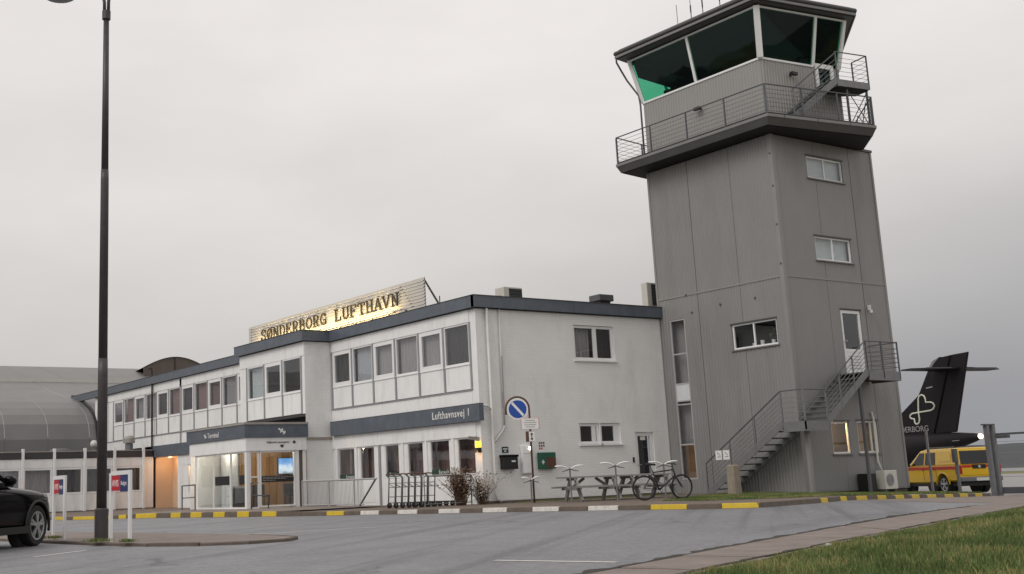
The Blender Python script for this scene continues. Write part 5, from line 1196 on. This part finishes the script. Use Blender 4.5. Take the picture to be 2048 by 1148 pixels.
def wall_items():
    y = Y0
    t = thing('letter_box', 'black letter box on the white gable wall', 'letter box', (23.94, y, 1.08)); MB().box(23.66, y-.2, 1.08, 24.24, y-.004, 1.5).build('body', 'trim_black', t, bevel=.015); MB().box(23.64, y-.22, 1.46, 24.26, y-.005, 1.53).build('lid', 'car_black', t); MB().box(23.98, y-.203, 1.3, 24.14, y-.2005, 1.35).build('label', 'sign_white', t)
    t = thing('green_notice', 'small dark green notice above the letter box', 'notice', (23.88, y, 1.6)); MB().box(23.76, y-.012, 1.6, 24.02, y-.003, 1.79).build('plate', 'sign_dkgreen', t); MB().box(23.8, y-.0155, 1.7, 23.98, y-.0125, 1.74).box(23.85, y-.0155, 1.63, 23.93, y-.0125, 1.67).build('mark', 'sign_white', t)
    t = thing('wall_cabinet', 'tall pale metal cabinet on the gable wall right of the letter box', 'cabinet', (24.72, y, .9)); MB().box(24.5, y-.14, .92, 24.92, y-.004, 1.82).build('body', 'white_panel', t, bevel=.03); MB().box(24.52, y-.145, 1.55, 24.9, y-.141, 1.56).build('seam', 'mullion_grey', t)
    la = thing('bulkhead_lamp', 'small lit lamp on the pale wall cabinet', 'lamp', (24.78, y, 1.7)); MB().disc((24.78, y-.16, 1.72), .06, (0, 1, 0), .03, 14).build('glass', 'glow_spot', la); MB().disc((24.78, y-.147, 1.72), .075, (0, 1, 0), .012, 14).build('rim', 'galv', la)
    t = thing('defibrillator_cabinet', 'green defibrillator cabinet on the gable wall right of the sign pole', 'cabinet', (25.5, y, 1.04)); MB().box(25.2, y-.16, 1.05, 25.86, y-.004, 1.58).build('body', 'sign_green', t, bevel=.012); MB().box(25.44, y-.164, 1.09, 25.83, y-.1605, 1.42).build('window', 'sign_back', t); MB().box(25.25, y-.164, 1.25, 25.37, y-.1605, 1.29).box(25.29, y-.1645, 1.2, 25.33, y-.161, 1.34).build('cross', 'sign_white', t)
    t = thing('wall_stickers', 'cluster of small dark stickers above the green cabinet', 'sticker', (25.44, y, 1.7))
    for i in range(3):
        for j in range(3):
            if (i, j) != (2, 0): MB().box(25.3+i*.09, y-.006, 1.68+j*.09, 25.36+i*.09, y-.003, 1.74+j*.09).build('sticker', 'sign_back' if j else 'sign_red', t)
    t = thing('wall_intercom', 'small black intercom left of the gable door', 'intercom', (29.5, y, 1.2)); MB().box(29.45, y-.03, 1.17, 29.52, y-.004, 1.35).build('body', 'trim_black', t)
    t = thing('wall_lamp', 'lit yellow wall lamp at the front corner over the bushes', 'lamp', (22.9, 30.38, 1.6)); yy = 30.36
    MB().box(X0-.16, yy-.07, 1.62, X0-.02, yy+.07, 1.78).build('body', 'trim_black', t); MB().box(X0-.155, yy-.065, 1.785, X0-.03, yy+.065, 1.98).build('shade', 'glow_yellow', t); MB().bar((X0-.02, yy+.05, 2.06), (X0-.3, yy+.2, 2.1), .14, .1).build('camera_head', 'slab_light', t)
    point_light('wall_lamp_light', (X0-.22, yy, 1.62), 3.2, (1, .55, .2), .05)
wall_items()
def ground_ac():
    x0, x1, y0, y1 = 34.5, 35.15, 24.05, 24.38; t = thing('ground_air_conditioner', 'white air conditioner unit standing at the tower foot', 'air conditioner', (34.8, 24.2, -.2))
    MB().box(x0, y0, -.02, x1, y1, .58).build('housing', 'ac_white', t, bevel=.015)
    f = MB().disc((x0+.25, y0-.008, .28), .2, (0, 1, 0), .012, 24).build('fan_grille', 'mullion_grey', t)
    for r in (.05, .1, .15): MB().disc((x0+.25, y0-.018, .28), r+.006, (0, 1, 0), .006, 24, r).build('guard_ring', 'galv_dark', f)
    for x in (x0+.08, x1-.08): MB().box(x-.03, y0+.05, -.3, x+.03, y1-.05, -.02).build('foot', 'galv', t)
    MB().tube([(35.0, 24.45, .5), (35.0, 24.6, .9), (35.02, 24.6, 2.3), (34.98, 24.62, 2.5)], .035, 8).build('pipe_cover', 'pipe_white', t, smooth=True)
    t = thing('dark_cabinet', 'dark narrow cabinet behind the stair support at the tower foot', 'cabinet', (34.1, 24.3, -.2)); MB().box(33.85, 24.2, -.3, 34.25, 24.6, .5).build('body', 'trim_black', t)
ground_ac()

# ------------------------------------------------------------------ vehicles
def bake(o, cuts=()):
    # apply the object's modifiers, cut the given cylinders (x, y0, y1, z, r) out of it
    cutters = []
    for x, y0, y1, z, r in cuts:
        me = bpy.data.meshes.new('c'); mb = MB().disc((x, (y0+y1)/2, z), r, (0, 1, 0), abs(y1-y0), 32); me.from_pydata([tuple(v) for v in mb.v], [], mb.f)
        bm = bmesh.new(); bm.from_mesh(me); bmesh.ops.recalc_face_normals(bm, faces=bm.faces[:]); bm.to_mesh(me); bm.free()
        c = bpy.data.objects.new('c', me); COL.objects.link(c); c.parent = o.parent; cutters.append(c)
        b = o.modifiers.new('b', 'BOOLEAN'); b.operation = 'DIFFERENCE'; b.object = c; b.solver = 'EXACT'
    bpy.context.view_layer.update()
    dg = bpy.context.evaluated_depsgraph_get(); me = bpy.data.meshes.new_from_object(o.evaluated_get(dg)); o.modifiers.clear(); o.data = me
    for c in cutters: bpy.data.objects.remove(c)
    return o
def fixn(mb):
    bm = bmesh.new(); me = bpy.data.meshes.new('t'); me.from_pydata([tuple(v) for v in mb.v], [], mb.f); bm.from_mesh(me); bmesh.ops.recalc_face_normals(bm, faces=bm.faces[:]); bm.verts.index_update()
    mb.v = [tuple(v.co) for v in bm.verts]; mb.f = [tuple(v.index for v in f.verts) for f in bm.faces]; bm.free(); return mb
def half_ring(x, H): return [(x, y, z) for y, z in H]+[(x, -y, z) for y, z in H[::-1] if y > 1e-6]
def car_wheel(t, x, y, r, w, side, steer=0.):
    def lathe(P, n=28):
        return MB().loft([[(rad*math.cos(a), off*side, rad*math.sin(a)) for a in (2*math.pi*k/n for k in range(n))] for rad, off in P], caps=False)
    o = lathe([(r*.66, -w/2), (r*.93, -w/2), (r, -w/2+.03), (r, w/2-.03), (r*.94, w/2), (r*.7, w/2-.012), (r*.69, w/2-.03)]).build('wheel', 'rubber', t, smooth=False)
    o.location = (x, y, r); o.rotation_euler = (0, 0, steer)
    ORG[o.name] = Vector()
    lathe([(r*.70, w/2-.02), (r*.70, w/2-.005), (r*.64, w/2-.01), (r*.62, w/2-.07)]).build('rim', 'alloy', o, smooth=False)
    MB().disc((0, (w/2-.075)*side, 0), r*.64, (0, 1, 0), .01, 28).build('brake_disc', 'trim_black', o)
    s = MB()
    for k in range(5):
        a = 2*math.pi*k/5+.3
        for da in (-.17, .17):
            p = Vector((.05*math.cos(a), (w/2-.012)*side, .05*math.sin(a))); q = Vector((r*.66*math.cos(a+da), (w/2-.02)*side, r*.66*math.sin(a+da))); s.bar(p, q, .045*r/.36, .022, (0, 1, 0))
    s.disc((0, (w/2-.012)*side, 0), .07, (0, 1, 0), .03, 16); s.build('spokes', 'alloy', o)
    return o
def black_car():
    wb, r, hw = 2.65, .355, .79; hd = R(46); contact = Vector((6.33, 21.6, -.08)); ch, sh = math.cos(hd), math.sin(hd)
    off = Vector((wb*ch+hw*sh, wb*sh-hw*ch, 0)); org = contact-off
    t = thing('parked_car', 'black crossover car with silver alloy wheels at the left edge', 'car', org, hd, local=True)
    def ring(x, zb, dk, w): return half_ring(x, [(0, zb), (.78*w, zb), (.95*w, zb+.09), (.995*w, zb+.3 if zb+.3 < dk-.25 else dk-.26), (w*.985, dk-.2), (.945*w, dk-.07), (.78*w, dk-.01), (0, dk+.02)])
    S = [(3.43, .40, .72, .52), (3.41, .30, .80, .66), (3.32, .24, .88, .79), (3.14, .21, .945, .875), (2.9, .2, .985, .90), (2.65, .2, 1.01, .908), (2.2, .2, 1.04, .91), (1.75, .2, 1.07, .912), (1.1, .2, 1.04, .912), (.4, .2, 1.05, .912), (0, .2, 1.06, .91), (-.5, .24, 1.07, .9), (-.78, .3, 1.06, .85), (-.88, .42, 1.0, .76)]
    m = fixn(MB().loft([ring(*s) for s in S]))
    b = m.build('body', 'car_black', t, smooth=True, sub=2)
    bake(b, [(x, s*.55, s*1.1, r+.0, .405) for x in (0, wb) for s in (-1, 1)])
    lv = [(1.03, 1.95, -.80, .83), (1.25, 1.42, -.76, .765), (1.5, .78, -.62, .68), (1.56, .62, -.5, .64)]
    def cab(lv):
        R_ = []
        for z, xf, xr, w in lv:
            R_.append([(xf, -w*.8, z), (xf-.08, -w*.97, z), (xf-.3, -w, z), (xr+.3, -w, z), (xr+.06, -w*.95, z), (xr, -w*.75, z), (xr, w*.75, z), (xr+.06, w*.95, z), (xr+.3, w, z), (xf-.3, w, z), (xf-.08, w*.97, z), (xf, w*.8, z)])
        return fixn(MB().loft(R_))
    cab(lv).build('glasshouse', 'glass_car', t)
    cab([(1.545, .70, -.58, .66), (1.58, .62, -.52, .655), (1.62, .3, -.35, .5)]).build('roof', 'car_black', t, smooth=True)
    for s in (-1, 1):
        MB().bar((1.9, s*.79, 1.05), (.68, s*.66, 1.56), .07, .05).bar((.45, s*.80, 1.04), (.42, s*.675, 1.55), .08, .04).bar((-.55, s*.80, 1.05), (-.42, s*.66, 1.55), .18, .05).build('pillar', 'car_black', t)
        MB().bar((1.75, s*.865, 1.045), (-.6, s*.865, 1.055), .03, .03).build('window_trim', 'trim_black', t)
        mr = MB().loft([[(1.5+dx, s*(.98+dy*math.cos(a)), 1.13+dz*math.sin(a)) for a in (2*math.pi*i/12 for i in range(12))] for dx, dy, dz in ((-.09, .08, .06), (-.07, .115, .085), (.02, .11, .08), (.1, .06, .05), (.13, .02, .02))]).bar((1.5, s*.86, 1.06), (1.5, s*.96, 1.1), .08, .05)
        mr.build('mirror', 'car_black', t, smooth=True)
        MB().bar((1.36, s*.90, 1.02), (1.36, s*.905, 1.1), .1, .01).build('mirror_foot', 'trim_black', t)
        hl = [(3.34, s*.60, .79), (3.22, s*.78, .80), (3.0, s*.868, .85), (2.97, s*.86, .90), (3.18, s*.77, .88), (3.31, s*.6, .855)]
        o = Vector((.012, s*.012, .006)); fixn(MB().loft([[tuple(Vector(p)-o*3) for p in hl], [tuple(Vector(p)+o) for p in hl]])).build('headlight', 'headlight', t)
        MB().bar((2.3, s*.915, .30), (.35, s*.915, .30), .02, .12).build('sill_trim', 'trim_black', t)
        MB().bar((1.95, s*.918, .78), (-.2, s*.918, .80), .008, .02).build('crease', 'car_black', t)
        for x in (0, wb):
            MB().tube([(x+.42*math.cos(R(a)), s*.895, r+.42*math.sin(R(a))) for a in range(-15, 196, 10)], .028, 6).build('arch_trim', 'trim_black', t, smooth=True)
            car_wheel(t, x, s*(hw+.0), r, .215, s)
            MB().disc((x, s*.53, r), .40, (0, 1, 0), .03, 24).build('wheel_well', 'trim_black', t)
    MB().box(3.38, -.45, .36, 3.455, .45, .62).build('grille', 'trim_black', t); MB().box(3.456, -.26, .42, 3.468, .26, .53).build('number_plate', 'plate_white', t)
black_car()
def pickup():
    wb, r, hw = 3.2, .37, .79; hd = R(63); contact = Vector((45.95, 29.2, -.50)); ch, sh = math.cos(hd), math.sin(hd)
    org = contact-Vector((-hw*sh, hw*ch, 0))
    t = thing('yellow_pickup', 'yellow pickup with red stripe and hard top behind the fence', 'pickup', org, hd, local=True)
    def ring(x, zb, dk, w): return half_ring(x, [(0, zb), (.85*w, zb), (.97*w, zb+.06), (w, zb+.3), (w*.995, dk-.14), (.965*w, dk), (0, dk)])
    S = [(4.15, .55, .9, .7), (4.08, .45, .98, .82), (3.8, .42, 1.06, .9), (3.2, .42, 1.1, .925), (2.6, .42, 1.13, .925), (1.5, .42, 1.13, .925), (0, .45, 1.13, .925), (-1.05, .5, 1.13, .92), (-1.12, .52, 1.13, .91)]
    b = fixn(MB().loft([ring(*s) for s in S])).build('body', 'pick_yellow', t, bevel=.02)
    bake(b, [(x, s*.5, s*1.2, r, .46) for x in (0, wb) for s in (-1, 1)])
    lv = [(1.125, 2.72, -1.06, .895), (1.78, 1.8, -.86, .76)]
    def cab(lv, name, m, bv=.03):
        fixn(MB().loft([[(xf, -w, z), (xr, -w, z), (xr, w, z), (xf, w, z)] for z, xf, xr, w in lv])).build(name, m, t, bevel=bv)
    cab(lv, 'cab_and_hard_top', 'pick_yellow', .06); cab([(1.775, 1.72, -.84, .735), (1.83, 1.5, -.75, .66)], 'roof', 'pick_yellow')
    def side(pts, s, name, m, o=.008, th=.01):
        f = lambda x, z, e: (x, s*((.895+(.76-.895)*(z-1.125)/.655)+e), z)
        return fixn(MB().loft([[f(x, z, o) for x, z in pts], [f(x, z, o+th) for x, z in pts]])).build(name, m, t)
    for s in (-1, 1):
        side([(2.35, 1.18), (1.45, 1.18), (1.45, 1.68), (1.78, 1.68)], s, 'front_window', 'glass_car'); side([(1.32, 1.18), (.55, 1.18), (.62, 1.68), (1.32, 1.68)], s, 'rear_window', 'glass_car')
        side([(.32, 1.3), (-.62, 1.3), (-.56, 1.62), (.32, 1.62)], s, 'hard_top_panel', 'pick_yellow')
        MB().bar((3.9, s*.932, 1.04), (-1.08, s*.932, 1.04), .012, .12).build('red_stripe', 'pick_red', t)
        MB().tube([(x_, s*.5, 0) for x_ in (0, .01)], .001, 3)
        MB().box(-1.145, s*.74, .78, -.98, s*.945, 1.12).build('tail_light', 'red_lens', t, bevel=.02)
        MB().bar((1.3, s*.6, 1.88), (-.5, s*.6, 1.87), .04, .04).build('roof_bar', 'galv', t)
        MB().bar((1.5, s*.94, .98), (1.38, s*.94, .98), .03, .03).bar((.65, s*.94, .98), (.53, s*.94, .98), .03, .03).build('door_handle', 'trim_black', t)
        for x in (1.42, .46): MB().box(x-.004, s*.928, .5, x+.004, s*.9335, .97).build('door_gap', 'trim_black', t)
        for x in (0, wb):
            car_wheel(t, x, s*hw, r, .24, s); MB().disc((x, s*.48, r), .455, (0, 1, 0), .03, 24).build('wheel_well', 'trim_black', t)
            MB().tube([(x+.475*math.cos(R(a)), s*.93, r+.475*math.sin(R(a))) for a in range(0, 181, 12)], .03, 6).build('wheel_arch', 'pick_yellow', t, smooth=True)
        MB().bar((2.45, s*.95, 1.2), (2.45, s*1.1, 1.22), .12, .16).build('mirror', 'trim_black', t)
    MB().bar((1.8, 0, 1.86), (1.8, .01, 1.86), .1, .1).bar((1.3, -.6, 1.88), (1.3, .6, 1.88), .18, .09).build('light_bar', 'trim_black', t)
    # rear: window, tailgate, bumper, plate
    xr = lambda z: -1.06+(.20)*(z-1.125)/.655
    fixn(MB().loft([[(xr(z)-o, y, z) for y, z in ((-.72, 1.17), (.72, 1.17), (.63, 1.7), (-.63, 1.7))] for o in (.006, .02)])).build('rear_glass', 'glass_car', t)
    MB().box(-1.135, -.72, 1.03, -1.122, .72, 1.12).build('red_stripe', 'pick_red', t)
    MB().box(-1.14, -.73, .72, -1.122, .73, 1.02).build('tailgate', 'pick_yellow', t, bevel=.01)
    MB().box(-1.165, -.28, .98, -1.137, .28, 1.14).build('tailgate_handle', 'trim_black', t); MB().disc((-1.172, 0, 1.06), .06, (1, 0, 0), .012, 16).build('emblem', 'chrome', t)
    MB().box(-1.3, -.88, .48, -1.13, .88, .66).build('bumper', 'galv', t, bevel=.03); MB().box(-1.315, -.27, .5, -1.302, .27, .62).build('number_plate', 'plate_white', t)
    MB().box(-1.1, -.8, .3, 3.9, .8, .45).build('chassis', 'trim_black', t)
pickup()
def aircraft():
    tip = Vector((70.39, 42.13, 2.29)); hd = math.atan2(.98, .2)
    t = thing('airliner', 'black airliner tail with a pale heart loop on the fin, behind the tower', 'aircraft', tip, hd, local=True)
    def ring(x, zt, zb, w): return [(x, w*math.cos(a), (zt+zb)/2+(zt-zb)/2*math.sin(a)) for a in (2*math.pi*k/24 for k in range(24))]
    MB().loft([ring(*s) for s in ((0, .12, -.2, .16), (.4, .2, -.34, .27), (1.5, .3, -.62, .46), (3.5, .36, -1.1, .78), (6, .44, -1.75, 1.15), (9, .5, -2.3, 1.42), (14, .5, -2.37, 1.43), (22, .5, -2.37, 1.43), (26, .2, -2.2, 1.1), (28.5, -.5, -1.7, .5), (29, -.9, -1.4, .1))]).build('fuselage', 'plane_black', t, smooth=True)
    MB().bar((1.2, .44, -.2), (12, 1.42, -.55), .01, .03).build('fuselage_stripe', 'mullion_grey', t)
    MB().loft([[(x+.0, r_*math.cos(a), r_*math.sin(a)-.02) for a in (2*math.pi*k/14 for k in range(14))] for x, r_ in ((.02, .17), (-.1, .16), (-.2, .09), (-.24, .02))]).build('tail_lamp', 'lamp_glow', t, smooth=True)
    def plate(pts, th, name, m, parent=t, y0=0.):
        n = len(pts); cx = sum(p[0] for p in pts)/n; cz = sum(p[1] for p in pts)/n; e = [(cx+(x-cx)*.97, cz+(z-cz)*.985) for x, z in pts]
        return fixn(MB().loft([[(x, y0-th, z) for x, z in e], [(x, y0, z) for x, z in pts], [(x, y0+th, z) for x, z in e]])).build(name, m, parent)
    hin = [(2.35, 5.0), (3.7, .25)]
    fin = plate([(1.35, 5.17), (2.1, 5.12), (2.8, 4.9), (3.2, 4.5), (4.35, 2.85), (6.0, 1.8), (8.8, .9), (8.8, .35), (3.47, .3)], .13, 'fin', 'plane_black')
    plate([(2.25, 5.13), (2.86, 4.93), (3.26, 4.5), (3.16, 4.4), (2.76, 4.75)], .14, 'fin_tip_edge', 'slab_light', fin)
    plate([(1.29, 5.18), (.05, 5.22), (1.75, .33), (3.41, .3)], .09, 'rudder', 'plane_black')
    for s in (-1, 1):
        P = [(.75, .0), (2.8, .0), (2.15, s*3.6), (1.15, s*3.68)]
        st = MB().loft([[(x, y, 4.25-abs(y)*.01) for x, y in P], [(x+(1.7-x)*.1, y*.99, 4.37-abs(y)*.02) for x, y in P]]); fixn(st).build('tailplane', 'plane_black', t)
        MB().box(.62, s*.9, 4.26, .8, s*2.9, 4.30).build('elevator_tab', 'galv_dark', t)
    zc = [(312, 690), (310, 560), (318, 530), (345, 517), (372, 530), (386, 560), (392, 602), (440, 605), (470, 615), (489, 650), (475, 682), (445, 696), (330, 704), (245, 712), (222, 728), (220, 750), (238, 768), (268, 772), (272, 805), (284, 828), (305, 832), (322, 815), (326, 780), (316, 690)]
    c = [((180-u*.1917-.128*(192-v*.1917))/25, .15, (192-v*.1917)/32.5) for u, v in zc]
    MB().tube(c[:-1], .055, 6, True).build('heart_loop', 'plane_line', fin, smooth=True)
    text_obj('lettering', 'SØNDERBORG', 'plane_text', fin, .52, (7.35, .135, .52), (-1, 0, 0), (0, 0, 1), .01, sx=1.02)
    q = [(6.5, .15, 1.25), (6.3, .15, 1.42), (6.1, .15, 1.38), (6.12, .15, 1.15), (6.4, .15, 1.02), (6.65, .15, 1.1)]; MB().tube(q, .04, 6, True).build('small_heart', 'plane_line', fin)
    MB().bar((3.65, .14, 3.25), (3.1, .14, 3.3), .02, .08).build('placard', 'plane_text', fin)
    g = MB()
    for x, y in ((13, 1.9), (13, -1.9), (24, 0)): g.tube([(x, y, -1.9), (x, y, -2.9)], .1, 8).disc((x, y, -2.95), .35, (0, 1, 0), .25, 16)
    g.build('landing_gear', 'trim_black', t)
aircraft()
def fence():
    for i, (x, y, zt, w, lab) in enumerate(((39.25, 25.5, 1.93, .07, 'thin dark fence post before the pickup door'), (39.75, 24.78, 1.2, .085, 'shorter grey fence post before the pickup rear wheel'))):
        t = thing('fence_post', lab, 'post', (x, y, -.4)); MB().box(x-w/2, y-w/2, -.6, x+w/2, y+w/2, zt).build('shaft', 'weathered_wood' if i == 0 else 'galv', t)
        if i: MB().box(x-.16, y-.06, .75, x+.02, y+.06, 1.22).build('box', 'galv_dark', t)
    t = thing('sliding_gate', 'dark steel sliding gate with double guide posts at the right edge', 'gate', (40.3, 23.5, -.45))
    for x, y in ((40.16, 23.78), (40.5, 23.76)): MB().box(x-.07, y-.07, -.6, x+.07, y+.07, 1.98).build('guide_post', 'galv', t)
    MB().box(39.98, 23.7, 1.985, 40.6, 23.86, 2.03).build('head_plate', 'galv_dark', t)
    gx = 40.66
    MB().box(gx-.03, 15, 1.63, gx+.03, 23.78, 1.70).build('top_rail', 'galv_dark', t); MB().box(gx-.06, 15, -.38, gx+.06, 23.8, -.16).build('bottom_beam', 'galv_dark', t)
    MB().box(gx-.1, 23.3, 1.52, gx+.1, 23.7, 1.625).build('roller', 'galv_dark', t)
    for z in (.2, .5, .8, 1.1, 1.4): MB().tube([(gx, 15, z), (gx, 23.75, z)], .006, 5).build('wire', 'galv', t)
    for y in (15, 18, 20.6): MB().box(gx-.025, y-.025, -.2, gx+.025, y+.025, 1.65).build('upright', 'galv_dark', t)
    x, y, z = 49.2, 28.9, -.66
    t = thing('traffic_cone', 'red and white traffic cone beyond the gate posts', 'cone', (x, y, z)); MB().box(x-.2, y-.2, z, x+.2, y+.2, z+.04).tube([(x, y, z+.04), (x, y, z+.3)], [.15, .115], 14).tube([(x, y, z+.5), (x, y, z+.75)], [.08, .03], 14).build('body', 'cone_red', t); MB().tube([(x, y, z+.3), (x, y, z+.5)], [.115, .08], 14).build('band', 'sign_white', t)
fence()

# ------------------------------------------------------------------ things seen through the windows
def interiors():
    t = thing('wall_screen', 'lit wall screen showing blue sky inside the glazed entrance', 'screen', (22.3, 42.27, 1.3)); MB().box(21.95, 42.2, 1.30, 22.70, 42.27, 1.94).build('case', 'trim_black', t); MB().box(21.97, 42.194, 1.32, 22.68, 42.199, 1.92).build('screen', 'screen_sky', t)
    def chair(x, y, rz, lab):
        t = thing('lounge_chair', lab, 'chair', (x, y, .08), rz, 'black chairs in the entrance', local=True)
        MB().box(-.25, -.25, .38, .25, .25, .46).build('seat', 'black_bin', t, bevel=.02); MB().box(-.25, .2, .46, .25, .27, .85).build('backrest', 'black_bin', t, bevel=.02)
        for a in (-.22, .22):
            for b in (-.22, .22): MB().box(a-.015, b-.015, 0, a+.015, b+.015, .38).build('leg', 'trim_black', t)
    chair(21.0, 41.8, 0, 'black chair inside the entrance near the corner post'); chair(22.4, 41.9, 0, 'black chair inside the entrance below the wall screen')
    x, y = 20.0, 41.75; t = thing('waste_bin', 'tall black waste bin inside the entrance glazing', 'bin', (x, y, .08)); MB().loft([[(x+sx*w, y+sy*w, z) for sx, sy in ((-1, -1), (1, -1), (1, 1), (-1, 1))] for w, z in ((.17, .08), (.22, .82))]).build('body', 'black_bin', t, bevel=.02); MB().box(x-.23, y-.23, .82, x+.23, y+.23, .9).build('lid', 'mullion_grey', t)
    for k, (a, h_, lab) in enumerate(((26.28, .14, 'low white pot on the tower window sill, left of the frame bar'), (25.94, .2, 'tall white pot on the tower window sill, right of the frame bar'), (25.48, .17, 'white pot with a leafy plant on the tower window sill'))):
        t = thing('flower_pot', lab, 'pot', (XT+.2, a, 4.74), group='pots on the tower window sill'); MB().tube([(XT+.2, a, 4.75), (XT+.2, a, 4.75+h_)], [.06, .075], 14).build('pot', 'sign_white', t)
        if k == 2:
            m = MB(); rnd = random.Random(3)
            for _ in range(90):
                c = Vector((XT+.2+rnd.gauss(0, .07), a+rnd.gauss(0, .1), 4.98+abs(rnd.gauss(0, .17)))); u = Vector((rnd.gauss(0, 1), rnd.gauss(0, 1), rnd.gauss(0, 1))).normalized()*.05; v = u.orthogonal().normalized()*.02; m.add([c-u, c+v, c+u, c-v], [(0, 1, 2, 3)])
            m.build('leaves', 'green_leaf', t)
    MB().box(XT+.15, 24.9, 4.68, XT+.5, 27.2, 4.74).build('inner_sill', 'interior_wall', TW)
interiors()

# ------------------------------------------------------------------ plants and grass
def clump(name, label, x, y, n, hgt, spread, m, parent_mats, leafy=False, seed=1):
    t = thing(name, label, 'bush', (x, y, .03)); rnd = random.Random(seed); s = MB(); tips = []
    for _ in range(n):
        a = rnd.uniform(0, 6.28); r0 = rnd.uniform(0, .16); lean = abs(rnd.gauss(0, spread)); H = hgt*rnd.uniform(.55, 1.05)
        p = Vector((x+r0*math.cos(a), y+r0*math.sin(a), .02)); d = Vector((math.cos(a), math.sin(a), 0)); pts = [p+d*lean*(u**1.7)+Vector((rnd.gauss(0, .012), rnd.gauss(0, .012), H*u)) for u in (0, .35, .7, 1)]
        s.tube(pts, [.007, .006, .004, .002], 4); tips.append(pts)
    s.build('stems', m, t)
    for mname, cnt, size, zlo in parent_mats:
        l = MB()
        for _ in range(cnt):
            P = rnd.choice(tips); u = rnd.uniform(zlo, 1)*2.99; i = int(u); c = P[i]+(P[i+1]-P[i])*(u-i)+Vector((rnd.gauss(0, .03), rnd.gauss(0, .03), rnd.gauss(0, .03)))
            d = Vector((rnd.gauss(0, 1), rnd.gauss(0, 1), rnd.gauss(.4, .8))).normalized()*size*rnd.uniform(.6, 1.4); v = d.orthogonal().normalized()*size*.3; l.add([c, c+d*.5+v, c+d, c+d*.5-v], [(0, 1, 2, 3)])
        l.build('leaves', mname, t)
clump('dry_bush', 'brown dry grassy bush between the trolleys and the pale shrub', 21.95, 30.15, 260, 1.15, .34, 'twig', [('dry_leaf', 900, .09, .3)], seed=4)
clump('pale_shrub', 'pale withered shrub with green base at the building corner', 22.55, 29.85, 70, .95, .36, 'twig', [('pale_leaf', 520, .085, .35), ('green_leaf', 260, .07, 0), ('dry_leaf', 120, .07, .5)], seed=9)
def grass(name, pts, mats, label, w, hmin, hmax, cat='grass'):
    me = bpy.data.meshes.new(name); v = []; f = []; mi = []
    for (x, y, z, k) in pts:
        edge = .35 if k < .75 else 0.
        a = random.uniform(0, 6.28); H = random.uniform(hmin, hmax)*k; ln = random.gauss(0, .45)*H; b = random.uniform(0, 6.28)
        dx, dy = math.cos(a)*w/2, math.sin(a)*w/2; n = len(v); lx, ly = math.cos(b)*ln, math.sin(b)*ln
        v += [(x-dx, y-dy, z-.01), (x+dx, y+dy, z-.01), (x+lx*.35+dx*.8, y+ly*.35+dy*.8, z+H*.6), (x+lx*.35-dx*.8, y+ly*.35-dy*.8, z+H*.6), (x+lx, y+ly, z+H)]
        f += [(n, n+1, n+2, n+3), (n+3, n+2, n+4)]; q = noise.noise(Vector((x*1.1, y*1.1, 5)))+.5*noise.noise(Vector((x*3.3, y*3.3, 8)))+random.gauss(0, .28)-edge; j = 1 if q < -.30 else (2 if q > .22 else 0); mi += [j, j]
    me.from_pydata(v, [], f); me.update()
    for m in mats: me.materials.append(MATS[m])
    me.polygons.foreach_set('material_index', mi)
    o = bpy.data.objects.new(name, me); COL.objects.link(o); tag(o, label, cat, kind='stuff'); return o
def verge_grass():
    P = []
    for _ in range(125000):
        s = .20+.80*random.random()**1.05; t = 5.5*random.random()**1.9-.13; e = lerp_path(GEDGE, s); p = e+Vector((.40, -.92, 0))*t
        if t < .14 and noise.noise(Vector((p.x*2.5, p.y*2.5, 0)))+.4*noise.noise(Vector((p.x*9, p.y*9, 1))) < random.uniform(-.2, .5)-1.6*min(t, 0): continue
        P.append((p.x, p.y, bank_z(p.x, p.y, max(t, 0)), .55+.75*min(1, max(t, .0)/.8)*(1+.5*noise.noise(Vector((p.x, p.y, 2))))))
    while len(P) < 185000:
        x, y = random.uniform(4, 20), random.uniform(-1, 10); t = (.37*x+4.05-y)/1.068
        if 1.4 < t < 9 and .832*x-.554*y < 12 and random.random() < min(1, 60/(x*x+y*y)): P.append((x, y, bank_z(x, y, t), 1.25))
    grass('verge_grass', P, ('grass_a', 'grass_b', 'grass_c'), 'thick green grass on the verge in the foreground', .0065, .025, .085)
verge_grass()
def inside(x, y, poly):
    c = False; j = len(poly)-1
    for i in range(len(poly)):
        (xi, yi), (xj, yj) = poly[i], poly[j]
        if (yi > y) != (yj > y) and x < (xj-xi)*(y-yi)/(yj-yi)+xi: c = not c
        j = i
    return c
def lawn_grass():
    P = []
    while len(P) < 42000:
        x, y = random.uniform(21.8, 37.6), random.uniform(18.8, 27.7)
        if inside(x, y, LAWN) and noise.noise(Vector((x*.9, y*.9, 7))) > -.35+random.gauss(0, .15): P.append((x, y, .036+th(x, y), 1))
    for _ in range(2600):
        x, y = random.uniform(24.0, 31.2), random.uniform(29.6, 30.24); P.append((x, y, .03, .9))
    for _ in range(900):
        k = random.choice(((6.98, 20.0, .09), (6.98, 20.05, .06), (7.15, 19.1, .05), (7.15, 22.9, .07))); P.append((k[0]+random.gauss(0, k[2]), k[1]+random.gauss(0, k[2]*1.6), -.0, 1.1))
    grass('lawn_grass', P, ('grass_a', 'grass_b', 'grass_c'), 'short mossy grass between the kerb and the tower', .012, .015, .05)
lawn_grass()
